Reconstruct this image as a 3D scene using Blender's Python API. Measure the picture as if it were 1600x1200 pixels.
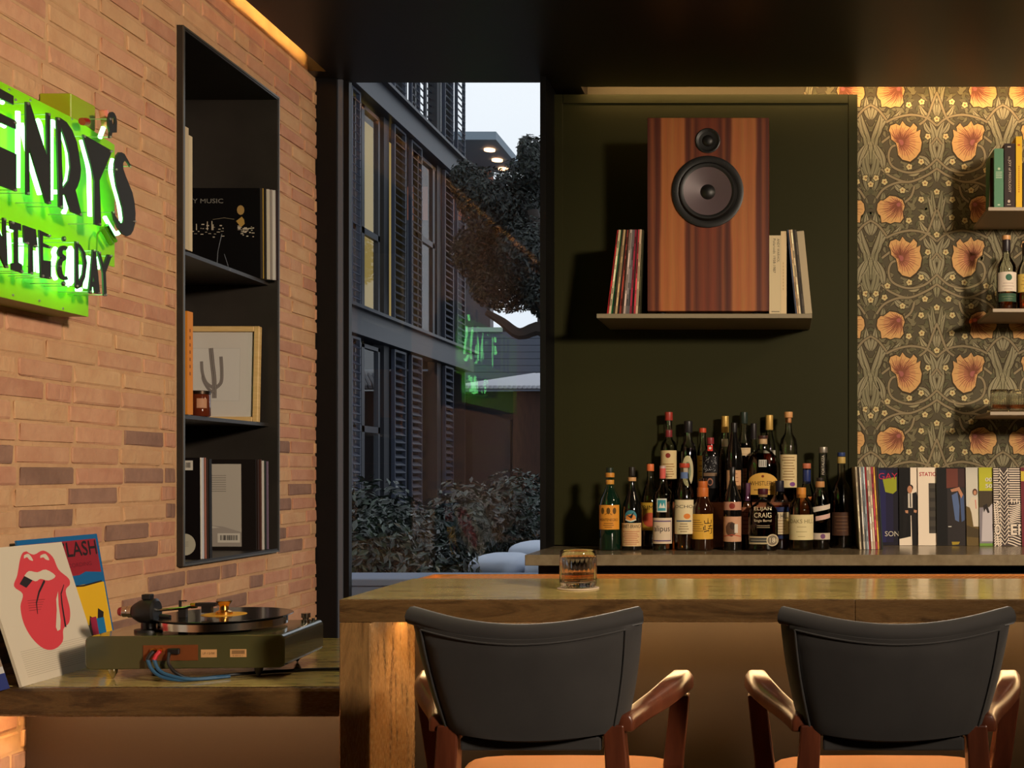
import bpy, bmesh, math, random
from math import pi, sin, cos, radians
from mathutils import Vector, Matrix, noise
from mathutils.geometry import tessellate_polygon

SC = bpy.context.scene
for _o in list(bpy.data.objects):
    bpy.data.objects.remove(_o)
COL = SC.collection
random.seed(7)

# ------------------------------------------------------------------ camera
F, CX, CY, CH = 1800.0, 1219.0, 741.0, 1.33        # focal length and principal point in pixels of the 1600x1200 frame, eye height
cam = bpy.data.cameras.new('camera')
cam.sensor_width = 36.0
cam.lens = F / 1600.0 * 36.0
cam.shift_x = (800.0 - CX) / 1600.0
cam.shift_y = (CY - 600.0) / 1600.0
cam.clip_start = 0.05
cam.clip_end = 200
camo = bpy.data.objects.new('camera', cam)
camo.location = (0, 0, CH)
camo.rotation_euler = (pi / 2, 0, 0)
COL.objects.link(camo)
SC.camera = camo

# ------------------------------------------------------------------ world: pale overcast dusk sky
w = bpy.data.worlds.new('sky'); SC.world = w; w.use_nodes = True
nt = w.node_tree; nt.nodes.clear()
wo = nt.nodes.new('ShaderNodeOutputWorld'); bg = nt.nodes.new('ShaderNodeBackground')
tc = nt.nodes.new('ShaderNodeTexCoord'); nz = nt.nodes.new('ShaderNodeTexNoise'); rp = nt.nodes.new('ShaderNodeValToRGB')
nz.inputs['Scale'].default_value = 2.2; nz.inputs['Detail'].default_value = 3
rp.color_ramp.elements[0].position = 0.3; rp.color_ramp.elements[0].color = (0.66, 0.72, 0.80, 1)
rp.color_ramp.elements[1].position = 0.75; rp.color_ramp.elements[1].color = (0.80, 0.83, 0.87, 1)
nt.links.new(tc.outputs['Generated'], nz.inputs['Vector']); nt.links.new(nz.outputs['Fac'], rp.inputs['Fac'])
nt.links.new(rp.outputs['Color'], bg.inputs['Color']); bg.inputs['Strength'].default_value = 1.28
nt.links.new(bg.outputs[0], wo.inputs[0])

# ------------------------------------------------------------------ lamps of the room (all out of the frame)
def area_light(name, loc, target, size, power, color, shape='DISK', size_y=None):
    l = bpy.data.lights.new(name, 'AREA'); l.shape = shape; l.size = size
    if size_y: l.size_y = size_y
    l.energy = power; l.color = color
    o = bpy.data.objects.new(name, l); COL.objects.link(o); o.location = loc
    o.rotation_euler = (Vector(target) - Vector(loc)).to_track_quat('-Z', 'Y').to_euler()
    return o
def spot_light(name, loc, target, angle, power, color, radius=0.22, blend=1.0):
    l = bpy.data.lights.new(name, 'SPOT'); l.energy = power; l.color = color; l.spot_size = radians(angle); l.spot_blend = blend; l.shadow_soft_size = radius
    o = bpy.data.objects.new(name, l); COL.objects.link(o); o.location = loc
    o.rotation_euler = (Vector(target) - Vector(loc)).to_track_quat('-Z', 'Y').to_euler()
    return o
spot_light('track_spot_bricks', (2.7, -0.6, 2.6), (-1.8, 3.15, 1.6), 48, 1120, (1.0, 0.83, 0.65))
spot_light('track_spot_wallpaper', (2.7, -0.6, 2.6), (0.85, 4.7, 1.6), 44, 1050, (1.0, 0.82, 0.62))
for _x in (-0.55, 0.35, 1.25):
    spot_light('bar_downlight', (_x, 2.60, 2.845), (_x, 2.62, 1.0), 62, 46, (1.0, 0.80, 0.56), 0.05)
area_light('bar_lamp', (1.6, 3.0, 2.72), (0.55, 4.65, 1.4), 0.22, 9, (1.0, 0.76, 0.50))

SC.view_settings.view_transform = 'Standard'
SC.view_settings.look = 'None'
SC.view_settings.gamma = 1.0
SC.view_settings.use_curve_mapping = False
SC.view_settings.exposure = 0.0

# ------------------------------------------------------------------ helpers
def P(px, py, d):
    return Vector(((px - CX) * d / F, d, CH - (py - CY) * d / F))
def lin(c):
    return tuple((x / 255 / 12.92) if x / 255 <= 0.04045 else (((x / 255 + 0.055) / 1.055) ** 2.4) for x in c)

MATS = {}
def mat(name, rgb=(128, 128, 128), rough=0.5, metal=0.0, spec=0.5, emit=None, estr=0.0, var=0.0, vscale=8.0, bump=0.0, bscale=40.0,
        stretch=(1, 1, 1), rgb2=None, sheen=0.0, coat=0.0, obj_rand=0.0, detail=4.0):
    """principled material: sRGB colour, optional noise blend to rgb2, optional fine bump"""
    if name in MATS: return MATS[name]
    m = bpy.data.materials.new(name); m.use_nodes = True; MATS[name] = m
    n = m.node_tree.nodes; L = m.node_tree.links; b = n['Principled BSDF']
    c = lin(rgb)
    b.inputs['Base Color'].default_value = (*c, 1)
    b.inputs['Roughness'].default_value = rough; b.inputs['Metallic'].default_value = metal
    b.inputs['Specular IOR Level'].default_value = spec
    if sheen: b.inputs['Sheen Weight'].default_value = sheen; b.inputs['Sheen Roughness'].default_value = 0.4
    if coat: b.inputs['Coat Weight'].default_value = coat; b.inputs['Coat Roughness'].default_value = 0.06
    if emit:
        b.inputs['Emission Color'].default_value = (*emit, 1); b.inputs['Emission Strength'].default_value = estr
    if rgb2 is not None or bump or obj_rand:
        t = n.new('ShaderNodeTexCoord'); mp = n.new('ShaderNodeMapping')
        mp.inputs['Scale'].default_value = stretch
        if obj_rand:
            oi = n.new('ShaderNodeObjectInfo'); vm = n.new('ShaderNodeVectorMath'); vm.operation = 'ADD'
            sm = n.new('ShaderNodeMath'); sm.operation = 'MULTIPLY'; sm.inputs[1].default_value = 37.0
            L.new(oi.outputs['Random'], sm.inputs[0]); L.new(t.outputs['Object'], vm.inputs[0]); L.new(sm.outputs[0], vm.inputs[1])
            L.new(vm.outputs[0], mp.inputs['Vector'])
        else:
            L.new(t.outputs['Object'], mp.inputs['Vector'])
    if rgb2 is not None:
        q = n.new('ShaderNodeTexNoise'); q.inputs['Scale'].default_value = vscale; q.inputs['Detail'].default_value = detail
        q.inputs['Roughness'].default_value = 0.6
        r = n.new('ShaderNodeValToRGB'); r.color_ramp.elements[0].position = 0.32; r.color_ramp.elements[1].position = 0.68
        r.color_ramp.elements[0].color = (*c, 1); r.color_ramp.elements[1].color = (*lin(rgb2), 1)
        L.new(mp.outputs[0], q.inputs['Vector']); L.new(q.outputs['Fac'], r.inputs['Fac'])
        last = r.outputs['Color']
        if obj_rand:
            hs = n.new('ShaderNodeHueSaturation'); mr = n.new('ShaderNodeMapRange')
            mr.inputs['To Min'].default_value = 1 - obj_rand; mr.inputs['To Max'].default_value = 1 + obj_rand
            L.new(oi.outputs['Random'], mr.inputs['Value']); L.new(mr.outputs[0], hs.inputs['Value']); L.new(last, hs.inputs['Color'])
            last = hs.outputs['Color']
        L.new(last, b.inputs['Base Color'])
    if bump:
        q2 = n.new('ShaderNodeTexNoise'); q2.inputs['Scale'].default_value = bscale; q2.inputs['Detail'].default_value = 5
        bp = n.new('ShaderNodeBump'); bp.inputs['Strength'].default_value = bump; bp.inputs['Distance'].default_value = 0.004
        L.new(mp.outputs[0], q2.inputs['Vector']); L.new(q2.outputs['Fac'], bp.inputs['Height']); L.new(bp.outputs['Normal'], b.inputs['Normal'])
    return m

def emat(name, color, strength):
    if name in MATS: return MATS[name]
    m = bpy.data.materials.new(name); m.use_nodes = True; MATS[name] = m
    n = m.node_tree.nodes; n.clear(); o = n.new('ShaderNodeOutputMaterial'); e = n.new('ShaderNodeEmission')
    e.inputs['Color'].default_value = (*color, 1); e.inputs['Strength'].default_value = strength
    m.node_tree.links.new(e.outputs[0], o.inputs[0]); return m

def glassmat(name, tint=(1, 1, 1), ior=1.5, rough=0.0, add=0.0, thin=True):
    """thin clear glass: tinted see-through with fresnel mirror reflections"""
    if name in MATS: return MATS[name]
    m = bpy.data.materials.new(name); m.use_nodes = True; MATS[name] = m
    n = m.node_tree.nodes; L = m.node_tree.links; n.clear(); o = n.new('ShaderNodeOutputMaterial')
    t = n.new('ShaderNodeBsdfTransparent'); t.inputs['Color'].default_value = (*tint, 1)
    g = n.new('ShaderNodeBsdfGlossy'); g.inputs['Roughness'].default_value = rough
    fr = n.new('ShaderNodeFresnel')                    # the same reflectance on both sides of the sheet
    fr.inputs['IOR'].default_value = ior
    ge = n.new('ShaderNodeNewGeometry'); mr = n.new('ShaderNodeMapRange'); mr.inputs['To Min'].default_value = ior; mr.inputs['To Max'].default_value = 1.0 / ior
    if thin: L.new(ge.outputs['Backfacing'], mr.inputs['Value']); L.new(mr.outputs[0], fr.inputs['IOR'])
    mx = n.new('ShaderNodeMixShader')
    if add:
        a = n.new('ShaderNodeMath'); a.operation = 'ADD'; a.inputs[1].default_value = add; a.use_clamp = True
        L.new(fr.outputs[0], a.inputs[0]); L.new(a.outputs[0], mx.inputs[0])
    else:
        L.new(fr.outputs[0], mx.inputs[0])
    L.new(t.outputs[0], mx.inputs[1]); L.new(g.outputs[0], mx.inputs[2]); L.new(mx.outputs[0], o.inputs[0]); return m

def printmat(name='print', rough=0.5, spec=0.12):
    if name in MATS: return MATS[name]
    m = bpy.data.materials.new(name); m.use_nodes = True; MATS[name] = m
    n = m.node_tree.nodes; b = n['Principled BSDF']; a = n.new('ShaderNodeAttribute'); a.attribute_name = 'Col'
    m.node_tree.links.new(a.outputs['Color'], b.inputs['Base Color'])
    b.inputs['Roughness'].default_value = rough; b.inputs['Specular IOR Level'].default_value = spec; return m

def tag(o, label=None, cat=None, group=None, kind=None):
    if label: o['label'] = label
    if cat: o['category'] = cat
    if group: o['group'] = group
    if kind: o['kind'] = kind
    return o
def link(o, parent=None):
    COL.objects.link(o)
    if parent is not None: o.parent = parent
    return o
def thing(name, label, cat, loc=(0, 0, 0), rz=0.0, group=None, mat4=None):
    o = bpy.data.objects.new(name, None); COL.objects.link(o); o.empty_display_size = 0.05
    if mat4 is not None: o.matrix_world = mat4
    else: o.location = loc; o.rotation_euler = (0, 0, rz)
    return tag(o, label, cat, group)

class MB:
    """collects faces; build() links them as one mesh object"""
    def __init__(s): s.v = []; s.f = []; s.m = []
    def add(s, vs, fs, mi=0):
        k = len(s.v); s.v += [tuple(v) for v in vs]
        for f in fs: s.f.append([i + k for i in f]); s.m.append(mi)
        return s
    def box(s, x0, x1, y0, y1, z0, z1, mi=0):
        return s.add([(x0, y0, z0), (x1, y0, z0), (x1, y1, z0), (x0, y1, z0), (x0, y0, z1), (x1, y0, z1), (x1, y1, z1), (x0, y1, z1)],
                     [(0, 3, 2, 1), (4, 5, 6, 7), (0, 1, 5, 4), (1, 2, 6, 5), (2, 3, 7, 6), (3, 0, 4, 7)], mi)
    def lathe(s, prof, n=24, axis='z', c=(0, 0, 0), mi=0, sx=1.0, sy=1.0, cap=True):
        """prof: (radius, height) from low to high about an axis through c"""
        k = len(s.v)
        for r, h in prof:
            for i in range(n):
                a = 2 * pi * i / n; x, y = r * cos(a) * sx, r * sin(a) * sy
                if axis == 'z': p = (c[0] + x, c[1] + y, c[2] + h)
                elif axis == 'y': p = (c[0] + x, c[1] + h, c[2] - y)
                else: p = (c[0] + h, c[1] + x, c[2] + y)
                s.v.append(p)
        for j in range(len(prof) - 1):
            for i in range(n):
                a = k + j * n + i; b = k + j * n + (i + 1) % n
                s.f.append([a, b, b + n, a + n]); s.m.append(mi)
        if cap:
            s.f.append([k + i for i in range(n)][::-1]); s.m.append(mi)
            t = k + (len(prof) - 1) * n; s.f.append([t + i for i in range(n)]); s.m.append(mi)
        return s
    def tube(s, pts, r, n=8, mi=0, cap=True):
        pts = [Vector(p) for p in pts]; rs = r if isinstance(r, (list, tuple)) else [r] * len(pts)
        k = len(s.v); up = Vector((0, 0, 1)); prev = None
        for i, p in enumerate(pts):
            t = (pts[min(i + 1, len(pts) - 1)] - pts[max(i - 1, 0)]).normalized()
            if prev is None: x = t.cross(up if abs(t.z) < 0.9 else Vector((1, 0, 0))).normalized()
            else: x = (prev - t * prev.dot(t)).normalized()
            prev = x; y = t.cross(x)
            for j in range(n):
                a = 2 * pi * j / n; s.v.append(tuple(p + (x * cos(a) + y * sin(a)) * rs[i]))
        for i in range(len(pts) - 1):
            for j in range(n):
                a = k + i * n + j; b = k + i * n + (j + 1) % n
                s.f.append([a, b, b + n, a + n]); s.m.append(mi)
        if cap:
            s.f.append([k + j for j in range(n)][::-1]); s.m.append(mi)
            t = k + (len(pts) - 1) * n; s.f.append([t + j for j in range(n)]); s.m.append(mi)
        return s
    def sweep(s, secs, mi=0):
        """secs: list of rings of equal length (3-D points)"""
        k = len(s.v); n = len(secs[0])
        for r in secs: s.v += [tuple(p) for p in r]
        for i in range(len(secs) - 1):
            for j in range(n):
                a = k + i * n + j; b = k + i * n + (j + 1) % n
                s.f.append([a, b, b + n, a + n]); s.m.append(mi)
        s.f.append([k + j for j in range(n)][::-1]); s.m.append(mi)
        t = k + (len(secs) - 1) * n; s.f.append([t + j for j in range(n)]); s.m.append(mi)
        return s
    def plate(s, poly, fn, t, holes=(), mi=0):
        """flat outline with thickness: fn(u, v, h) -> point"""
        rings = [poly] + list(holes); flat = [p for r in rings for p in r]; k = len(s.v)
        tri = tessellate_polygon([[Vector((p[0], p[1], 0)) for p in r] for r in rings])
        s.v += [tuple(fn(p[0], p[1], 0)) for p in flat] + [tuple(fn(p[0], p[1], t)) for p in flat]; N = len(flat)
        for a in tri:
            s.f.append([k + i for i in a][::-1]); s.m.append(mi); s.f.append([k + N + i for i in a]); s.m.append(mi)
        q = 0
        for r in rings:
            for i in range(len(r)):
                a = k + q + i; b = k + q + (i + 1) % len(r); s.f.append([a, b, b + N, a + N]); s.m.append(mi)
            q += len(r)
        return s
    def mesh(s, name, bevel=0.0, seg=2, recalc=True):
        me = bpy.data.meshes.new(name); me.from_pydata(s.v, [], s.f); me.update()
        for p, mi in zip(me.polygons, s.m): p.material_index = mi
        if bevel or recalc:
            bm = bmesh.new(); bm.from_mesh(me)
            if recalc: bmesh.ops.recalc_face_normals(bm, faces=bm.faces)
            if bevel:
                ed = [e for e in bm.edges if len(e.link_faces) == 2 and e.calc_face_angle(0) > 0.6]
                bmesh.ops.bevel(bm, geom=ed, offset=bevel, segments=seg, profile=0.5, affect='EDGES', clamp_overlap=True)
            bm.to_mesh(me); bm.free()
        return me
    def build(s, name, mats, parent=None, smooth=False, bevel=0.0, seg=2, recalc=True):
        me = s.mesh(name, bevel, seg, recalc)
        for m in (mats if isinstance(mats, (list, tuple)) else [mats]): me.materials.append(m)
        if smooth:
            for p in me.polygons: p.use_smooth = True
            me.set_sharp_from_angle(angle=radians(smooth if smooth is not True else 40))
        return link(bpy.data.objects.new(name, me), parent)

_txt = {}
def text_tris(s, bold=0.0):
    if (s, bold) in _txt: return _txt[(s, bold)]
    cu = bpy.data.curves.new('t', 'FONT'); cu.body = s; cu.resolution_u = 3; cu.offset = bold
    o = bpy.data.objects.new('t', cu); COL.objects.link(o)
    me = bpy.data.meshes.new_from_object(o.evaluated_get(bpy.context.evaluated_depsgraph_get()))
    r = ([(v.co.x, v.co.y) for v in me.vertices], [tuple(p.vertices) for p in me.polygons])
    bpy.data.objects.remove(o); bpy.data.curves.remove(cu); bpy.data.meshes.remove(me)
    _txt[(s, bold)] = r; return r

class Print:
    """flat print: coloured outlines in (u, v) metres laid on a surface by fn(u, v, lift)"""
    STEP = 0.00022
    def __init__(s, fn, base=1): s.fn = fn; s.v = []; s.f = []; s.c = []; s.base = base
    curved = 0.0
    def put(s, pts, faces, col, layer):
        if s.curved:
            out = []; todo = []
            for f in faces:
                q = [pts[i] for i in f]
                todo += [(q[0], q[i], q[i + 1]) for i in range(1, len(q) - 1)]
            while todo:
                a, b, c = todo.pop(); e = max(((abs(a[0] - b[0]), 0), (abs(b[0] - c[0]), 1), (abs(c[0] - a[0]), 2)))
                if e[0] < s.curved: out.append((a, b, c)); continue
                if e[1] == 0: m = ((a[0] + b[0]) / 2, (a[1] + b[1]) / 2); todo += [(a, m, c), (m, b, c)]
                elif e[1] == 1: m = ((b[0] + c[0]) / 2, (b[1] + c[1]) / 2); todo += [(a, b, m), (a, m, c)]
                else: m = ((c[0] + a[0]) / 2, (c[1] + a[1]) / 2); todo += [(a, b, m), (m, b, c)]
            pts = [p for t in out for p in t]; faces = [(3 * i, 3 * i + 1, 3 * i + 2) for i in range(len(out))]
        k = len(s.v); h = (s.base + layer) * s.STEP + random.random() * 1.2e-5
        s.v += [tuple(s.fn(p[0], p[1], h)) for p in pts]
        for f in faces: s.f.append([i + k for i in f]); s.c.append(lin(col))
    def poly(s, pts, col, layer=0):
        tri = tessellate_polygon([[Vector((p[0], p[1], 0)) for p in pts]])
        s.put(pts, tri, col, layer)
    def rect(s, u0, v0, u1, v1, col, layer=0, nu=1):
        pts = []; fs = []
        for i in range(nu + 1):
            u = u0 + (u1 - u0) * i / nu; pts += [(u, v0), (u, v1)]
        for i in range(nu): fs.append((2 * i, 2 * i + 2, 2 * i + 3, 2 * i + 1))
        s.put(pts, fs, col, layer)
    def ell(s, u, v, ru, rv, col, layer=0, n=20, rot=0.0):
        pts = []
        for i in range(n):
            a = 2 * pi * i / n; x, y = ru * cos(a), rv * sin(a)
            pts.append((u + x * cos(rot) - y * sin(rot), v + x * sin(rot) + y * cos(rot)))
        s.put(pts, [tuple(range(n))], col, layer)
    def line(s, pts, w, col, layer=0):
        L = []; R = []
        ws = w if isinstance(w, (list, tuple)) else [w] * len(pts)
        for i in range(len(pts)):
            a = pts[max(i - 1, 0)]; b = pts[min(i + 1, len(pts) - 1)]
            dx, dy = b[0] - a[0], b[1] - a[1]; q = math.hypot(dx, dy) or 1
            nx, ny = -dy / q * ws[i] / 2, dx / q * ws[i] / 2
            L.append((pts[i][0] + nx, pts[i][1] + ny)); R.append((pts[i][0] - nx, pts[i][1] - ny))
        n = len(pts); s.put(L + R, [(i, i + 1, n + i + 1, n + i) for i in range(n - 1)], col, layer)
    def text(s, t, u, v, h, col, layer=1, width=None, align='l', rot=0.0, bold=0.0):
        vs, fs = text_tris(t, bold)
        if not vs: return
        x0 = min(p[0] for p in vs); x1 = max(p[0] for p in vs); y0 = min(p[1] for p in vs); y1 = max(p[1] for p in vs)
        sy = h / max(y1 - y0, 1e-6); sx = sy if width is None else width / max(x1 - x0, 1e-6)
        off = {'l': 0, 'c': -0.5, 'r': -1}[align] * (x1 - x0) * sx
        pts = []
        for p in vs:
            x = (p[0] - x0) * sx + off; y = (p[1] - y0) * sy
            pts.append((u + x * cos(rot) - y * sin(rot), v + x * sin(rot) + y * cos(rot)))
        s.put(pts, fs, col, layer)
    def build(s, name, parent=None, material=None, recalc=False):
        me = bpy.data.meshes.new(name); me.from_pydata(s.v, [], s.f); me.update()
        at = me.color_attributes.new('Col', 'FLOAT_COLOR', 'CORNER')
        i = 0
        for f, c in zip(s.f, s.c):
            for _ in f: at.data[i].color = (*c, 1); i += 1
        me.materials.append(material or printmat())
        return link(bpy.data.objects.new(name, me), parent)

def frame_fn(o, u, v):
    o, u, v = Vector(o), Vector(u).normalized(), Vector(v).normalized(); n = u.cross(v)
    return lambda a, b, h: o + u * a + v * b + n * h
def axes(o, u, v):
    """matrix with x = u, z = v, -y = outward face"""
    u, v = Vector(u).normalized(), Vector(v).normalized(); n = u.cross(v)
    m = Matrix((u, -n, v)).transposed().to_4x4(); m.translation = Vector(o); return m
LOCAL = lambda a, b, h: (a, -h, b)          # the face of a thing built with axes()
def sub(a, b): return tuple(x - y for x, y in zip(a, b))

# ------------------------------------------------------------------ materials shared by the room
WARM = (1.0, 0.64, 0.30)
m_dark = mat('soffit_paint', (38, 33, 28), 0.38, spec=0.4)
m_black = mat('black_metal', (15, 14, 15), 0.45, spec=0.2)
m_plaster = mat('cove_plaster', (214, 176, 108), 0.8, rgb2=(190, 146, 84), vscale=6)
m_wallpaint = mat('brown_wall_paint', (84, 64, 48), 0.85)
m_mortar = mat('mortar', (202, 160, 118), 0.95, rgb2=(188, 144, 104), vscale=14, bump=0.8, bscale=60)
m_brick = [mat('brick_peach', (204, 155, 120), 0.92, rgb2=(190, 136, 104), vscale=11, bump=1.0, bscale=38, obj_rand=0.08),
           mat('brick_tan', (206, 164, 122), 0.92, rgb2=(196, 148, 108), vscale=11, bump=1.0, bscale=38, obj_rand=0.07),
           mat('brick_red', (196, 144, 114), 0.92, rgb2=(182, 126, 98), vscale=11, bump=1.0, bscale=38, obj_rand=0.08),
           mat('brick_brown', (154, 116, 96), 0.92, rgb2=(130, 96, 80), vscale=11, bump=1.0, bscale=38, obj_rand=0.14)]

XW = -1.80                                            # brick face of the left wall
NY0, NY1, NZ0, NZ1 = 3.443, 4.106, CH - 0.276, CH + 1.343   # opening of the recessed shelf
SOF = CH + 1.535                                      # underside of the dropped ceiling
BT = CH + 1.555                                       # top of the brickwork
YG = 4.50                                             # window plane
YB, YP = 4.72, 4.62                                   # papered wall, face of the green panel

# ------------------------------------------------------------------ room shell
tag(MB().box(-2.4, 3.7, -1.7, 4.85, -0.1, 0).build('floor', mat('floor_wood', (58, 40, 28), 0.5, rgb2=(44, 30, 20), vscale=5, stretch=(8, 1, 1))),
    'dark brown wooden floor of the bar', None, kind='structure')
wl = MB()
wl.box(-2.3, XW - 0.004, -1.6, NY0, 0, BT).box(-2.3, XW - 0.004, NY1, 4.52, 0, BT)
wl.box(-2.3, XW - 0.004, NY0, NY1, 0, NZ0).box(-2.3, XW - 0.004, NY0, NY1, NZ1, BT)
wall_left = tag(wl.build('wall_left', m_mortar), 'peach brick wall with sandy mortar left of the window', None, kind='structure')
MB().box(-2.3, XW - 0.012, -1.6, 4.52, BT, 3.2).build('plaster_band', m_plaster, wall_left)

def brick_meshes():
    out = []
    for k in range(6):
        rnd = random.Random(k + 3)
        mb = MB().box(-0.010, 0.0, -0.101, 0.101, -0.0203, 0.0203)
        me = mb.mesh('brick', bevel=0.0022, seg=1)
        for v in me.vertices:
            v.co.y += rnd.uniform(-0.003, 0.003); v.co.z += rnd.uniform(-0.0025, 0.0025); v.co.x += rnd.uniform(-0.0014, 0.0014)
        out.append(me)
    return out
BM = {(k, j): None for k in range(6) for j in range(4)}
for k, me in enumerate(brick_meshes()):
    for j in range(4):
        c = me.copy(); c.materials.append(m_brick[j]); BM[(k, j)] = c
CRS, BLN = 0.052, 0.216
rest = MB()
nrow = int(BT / CRS)
for r in range(nrow + 1):
    zc = r * CRS + CRS / 2
    if zc + 0.02 > BT: continue
    y = -1.6 - (0.108 if r % 2 else 0) + random.uniform(-0.012, 0.012)
    while y < 4.52:
        ln = BLN * random.choice((1, 1, 1, 1, 1, 1, 1, 0.97, 1.03)) if random.random() > 0.06 else BLN * 0.5
        y0, y1 = y + 0.005, y + ln - 0.005; y += ln
        y0 = max(y0, -1.59); y1 = min(y1, 4.515)
        spans = [(y0, y1)]
        if NZ0 - 0.028 < zc < NZ1 + 0.028:
            spans = [(a, b) for a, b in ((y0, min(y1, NY0 - 0.012)), (max(y0, NY1 + 0.012), y1))]
        for a, b in spans:
            if b - a < 0.025: continue
            seen = b > 2.62 and (zc > 0.86 or (b < 2.98 and zc > 0.60))
            if not seen:
                if zc > 0.3 or a < 2.4: rest.box(XW - 0.008, XW + 0.001, a, b, zc - 0.0212, zc + 0.0212, random.choice((0, 0, 1, 2)))
                continue
            t = random.random(); low = 1.0 if zc < CH + 0.02 else (0.35 if zc < CH + 0.25 else 0.0)
            if t < 0.30 * low: j = 3
            elif t < 0.30 * low + 0.20: j = 2
            elif t < 0.30 * low + 0.52: j = 1
            else: j = 0
            o = bpy.data.objects.new('brick', BM[(random.randrange(6), j)]); link(o, wall_left)
            o.location = (XW + random.uniform(-0.0015, 0.0018), (a + b) / 2, zc + random.uniform(-0.001, 0.001))
            o.scale = (1, (b - a) / 0.206, 1); o.rotation_euler = (random.uniform(-0.006, 0.006), 0, 0)
tag(rest.build('brick_field', m_brick[:3], wall_left), None, None, kind='stuff')

tag(MB().box(3.6, 3.7, -1.6, 4.8, 0, 3.2).build('wall_right', m_wallpaint), 'brown painted wall at the far right of the room', None, kind='structure')
tag(MB().box(-2.3, 3.7, -1.7, -1.6, 0, 3.2).build('wall_rear', m_wallpaint), 'brown painted wall behind the bar stools', None, kind='structure')
ce = MB().box(-1.73, 3.6, -1.6, 4.39, SOF, SOF + 0.06).box(-0.79, 3.6, 4.39, 4.565, SOF, SOF + 0.06)
ceiling = tag(ce.build('ceiling', m_dark), 'dark brown dropped ceiling with lit gaps along the walls', None, kind='structure')
MB().box(-2.3, 3.7, -1.7, 4.85, 3.2, 3.3).build('upper_slab', m_plaster, ceiling)
MB().box(-1.80, -0.79, 4.392, 4.522, SOF + 0.002, 3.2).box(-0.905, -0.79, 4.5222, YB - 0.001, SOF + 0.002, 3.2).build('window_header', m_dark, ceiling)

def led(name, label, box, strength, light=WARM):
    o = MB().box(*box).build(name, emat('led_' + str(strength), light, strength))
    return tag(o, label, 'light strip', 'hidden warm light strips')
led('led_strip', 'warm light strip hidden above the ceiling edge along the brick wall', (-1.722, -1.708, -1.5, 4.37, SOF + 0.062, SOF + 0.066), 95)
led('led_strip', 'warm light strip hidden above the ceiling edge along the papered wall', (-0.78, 3.5, 4.5655, 4.5685, SOF + 0.022, SOF + 0.042), 42)

# ------------------------------------------------------------------ papered back wall
wall_back = tag(MB().box(-0.905, 3.7, YB, YB + 0.1, 0, 3.2).build('wall_back', mat('paper_ground', (78, 70, 50), 0.8)),
                'back wall with green and orange floral wallpaper', None, kind='structure')
KW = YB / F
paper = Print(lambda u, v, h: (u, YB - h, v), 0)
paper.STEP = 0.00015
AXA, PERX, PERY = 1360.5, 206.4, 180.7
def zxy(p): return (p[0] / 3.748 - 30.5, p[1] / 3.748)          # study coordinates -> (pixels from the leaf axis, pixels down)
LEAF1, LEAF2, LEAF3, STEM = (134, 126, 100), (116, 108, 82), (98, 93, 68), (138, 124, 96)
INK = (64, 54, 38)
rl = random.Random(11)
shapes = []                                                       # ('poly'|'line'|'ell', data, colour, layer)
def leafpoly(p0, p1, wd, bend=0.0, n=7):
    (x0, y0), (x1, y1) = p0, p1; dx, dy = x1 - x0, y1 - y0; q = math.hypot(dx, dy); nx, ny = -dy / q, dx / q
    L = []; R = []; M = []
    for i in range(n + 1):
        t = i / n; w_ = wd / 2 * (sin(pi * t ** 0.75) ** 0.9 if 0 < t < 1 else 0); b = bend * sin(pi * t)
        cx, cy = x0 + dx * t + nx * b, y0 + dy * t + ny * b
        M.append((cx, cy)); L.append((cx + nx * w_, cy + ny * w_)); R.append((cx - nx * w_, cy - ny * w_))
    return L + R[-2:0:-1], M
def leaf(p0, p1, wd, bend=0.0, col=LEAF1, layer=2, veins=True):
    big, _ = leafpoly(p0, p1, wd * 1.22 + 5, bend); sm, mid = leafpoly(p0, p1, wd, bend)
    shapes.append(('poly', big, INK, layer)); shapes.append(('poly', sm, col, layer + 0.5))
    if veins:
        shapes.append(('line', mid[:-1], 2.6, INK, layer + 0.8))
        lt = tuple(min(255, int(c * 1.2)) for c in col)
        for k in (-0.25, 0.25):
            q, m2 = leafpoly(p0, p1, wd, bend + k * wd * 0.9); shapes.append(('line', m2[1:-1], 3.0, lt, layer + 0.7))
for i in range(260):
    x, y = rl.uniform(105, 512), rl.uniform(0, 677); a = rl.uniform(0, 2 * pi); l = rl.uniform(34, 62)
    leaf((x, y), (x + l * cos(a), y + l * sin(a)), rl.uniform(14, 24), rl.uniform(-6, 6), rl.choice((LEAF2, LEAF3, LEAF2, (88, 86, 64))), 0.2 + (i % 5) * 0.1, False)
for a in (((120, 820), (168, 600), 48, -14), ((118, 700), (176, 505), 46, 14), ((150, 640), (232, 520), 36, -10), ((190, 850), (135, 690), 40, 14),
          ((118, 560), (140, 420), 40, 8), ((130, 300), (175, 150), 42, -10), ((120, 220), (150, 60), 44, 10), ((170, 120), (118, -10), 40, -10),
          ((497, 545), (446, 330), 46, 16), ((500, 470), (474, 290), 34, -8), ((470, 560), (402, 470), 34, -12), ((495, 720), (455, 560), 40, 14),
          ((500, 250), (462, 60), 42, 14), ((498, 120), (470, -40), 38, -10), ((380, 770), (470, 850), 38, -16), ((470, 640), (425, 560), 30, -8),
          ((250, 250), (340, 300), 36, 14), ((330, 200), (420, 160), 34, 12), ((190, 300), (150, 420), 34, -12), ((235, 560), (290, 500), 32, 10)):
    leaf(a[0], a[1], a[2], a[3], rl.choice((LEAF1, LEAF1, (142, 132, 102), (122, 116, 90))), 1.6 + (a[2] % 7) * 0.1)
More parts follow.
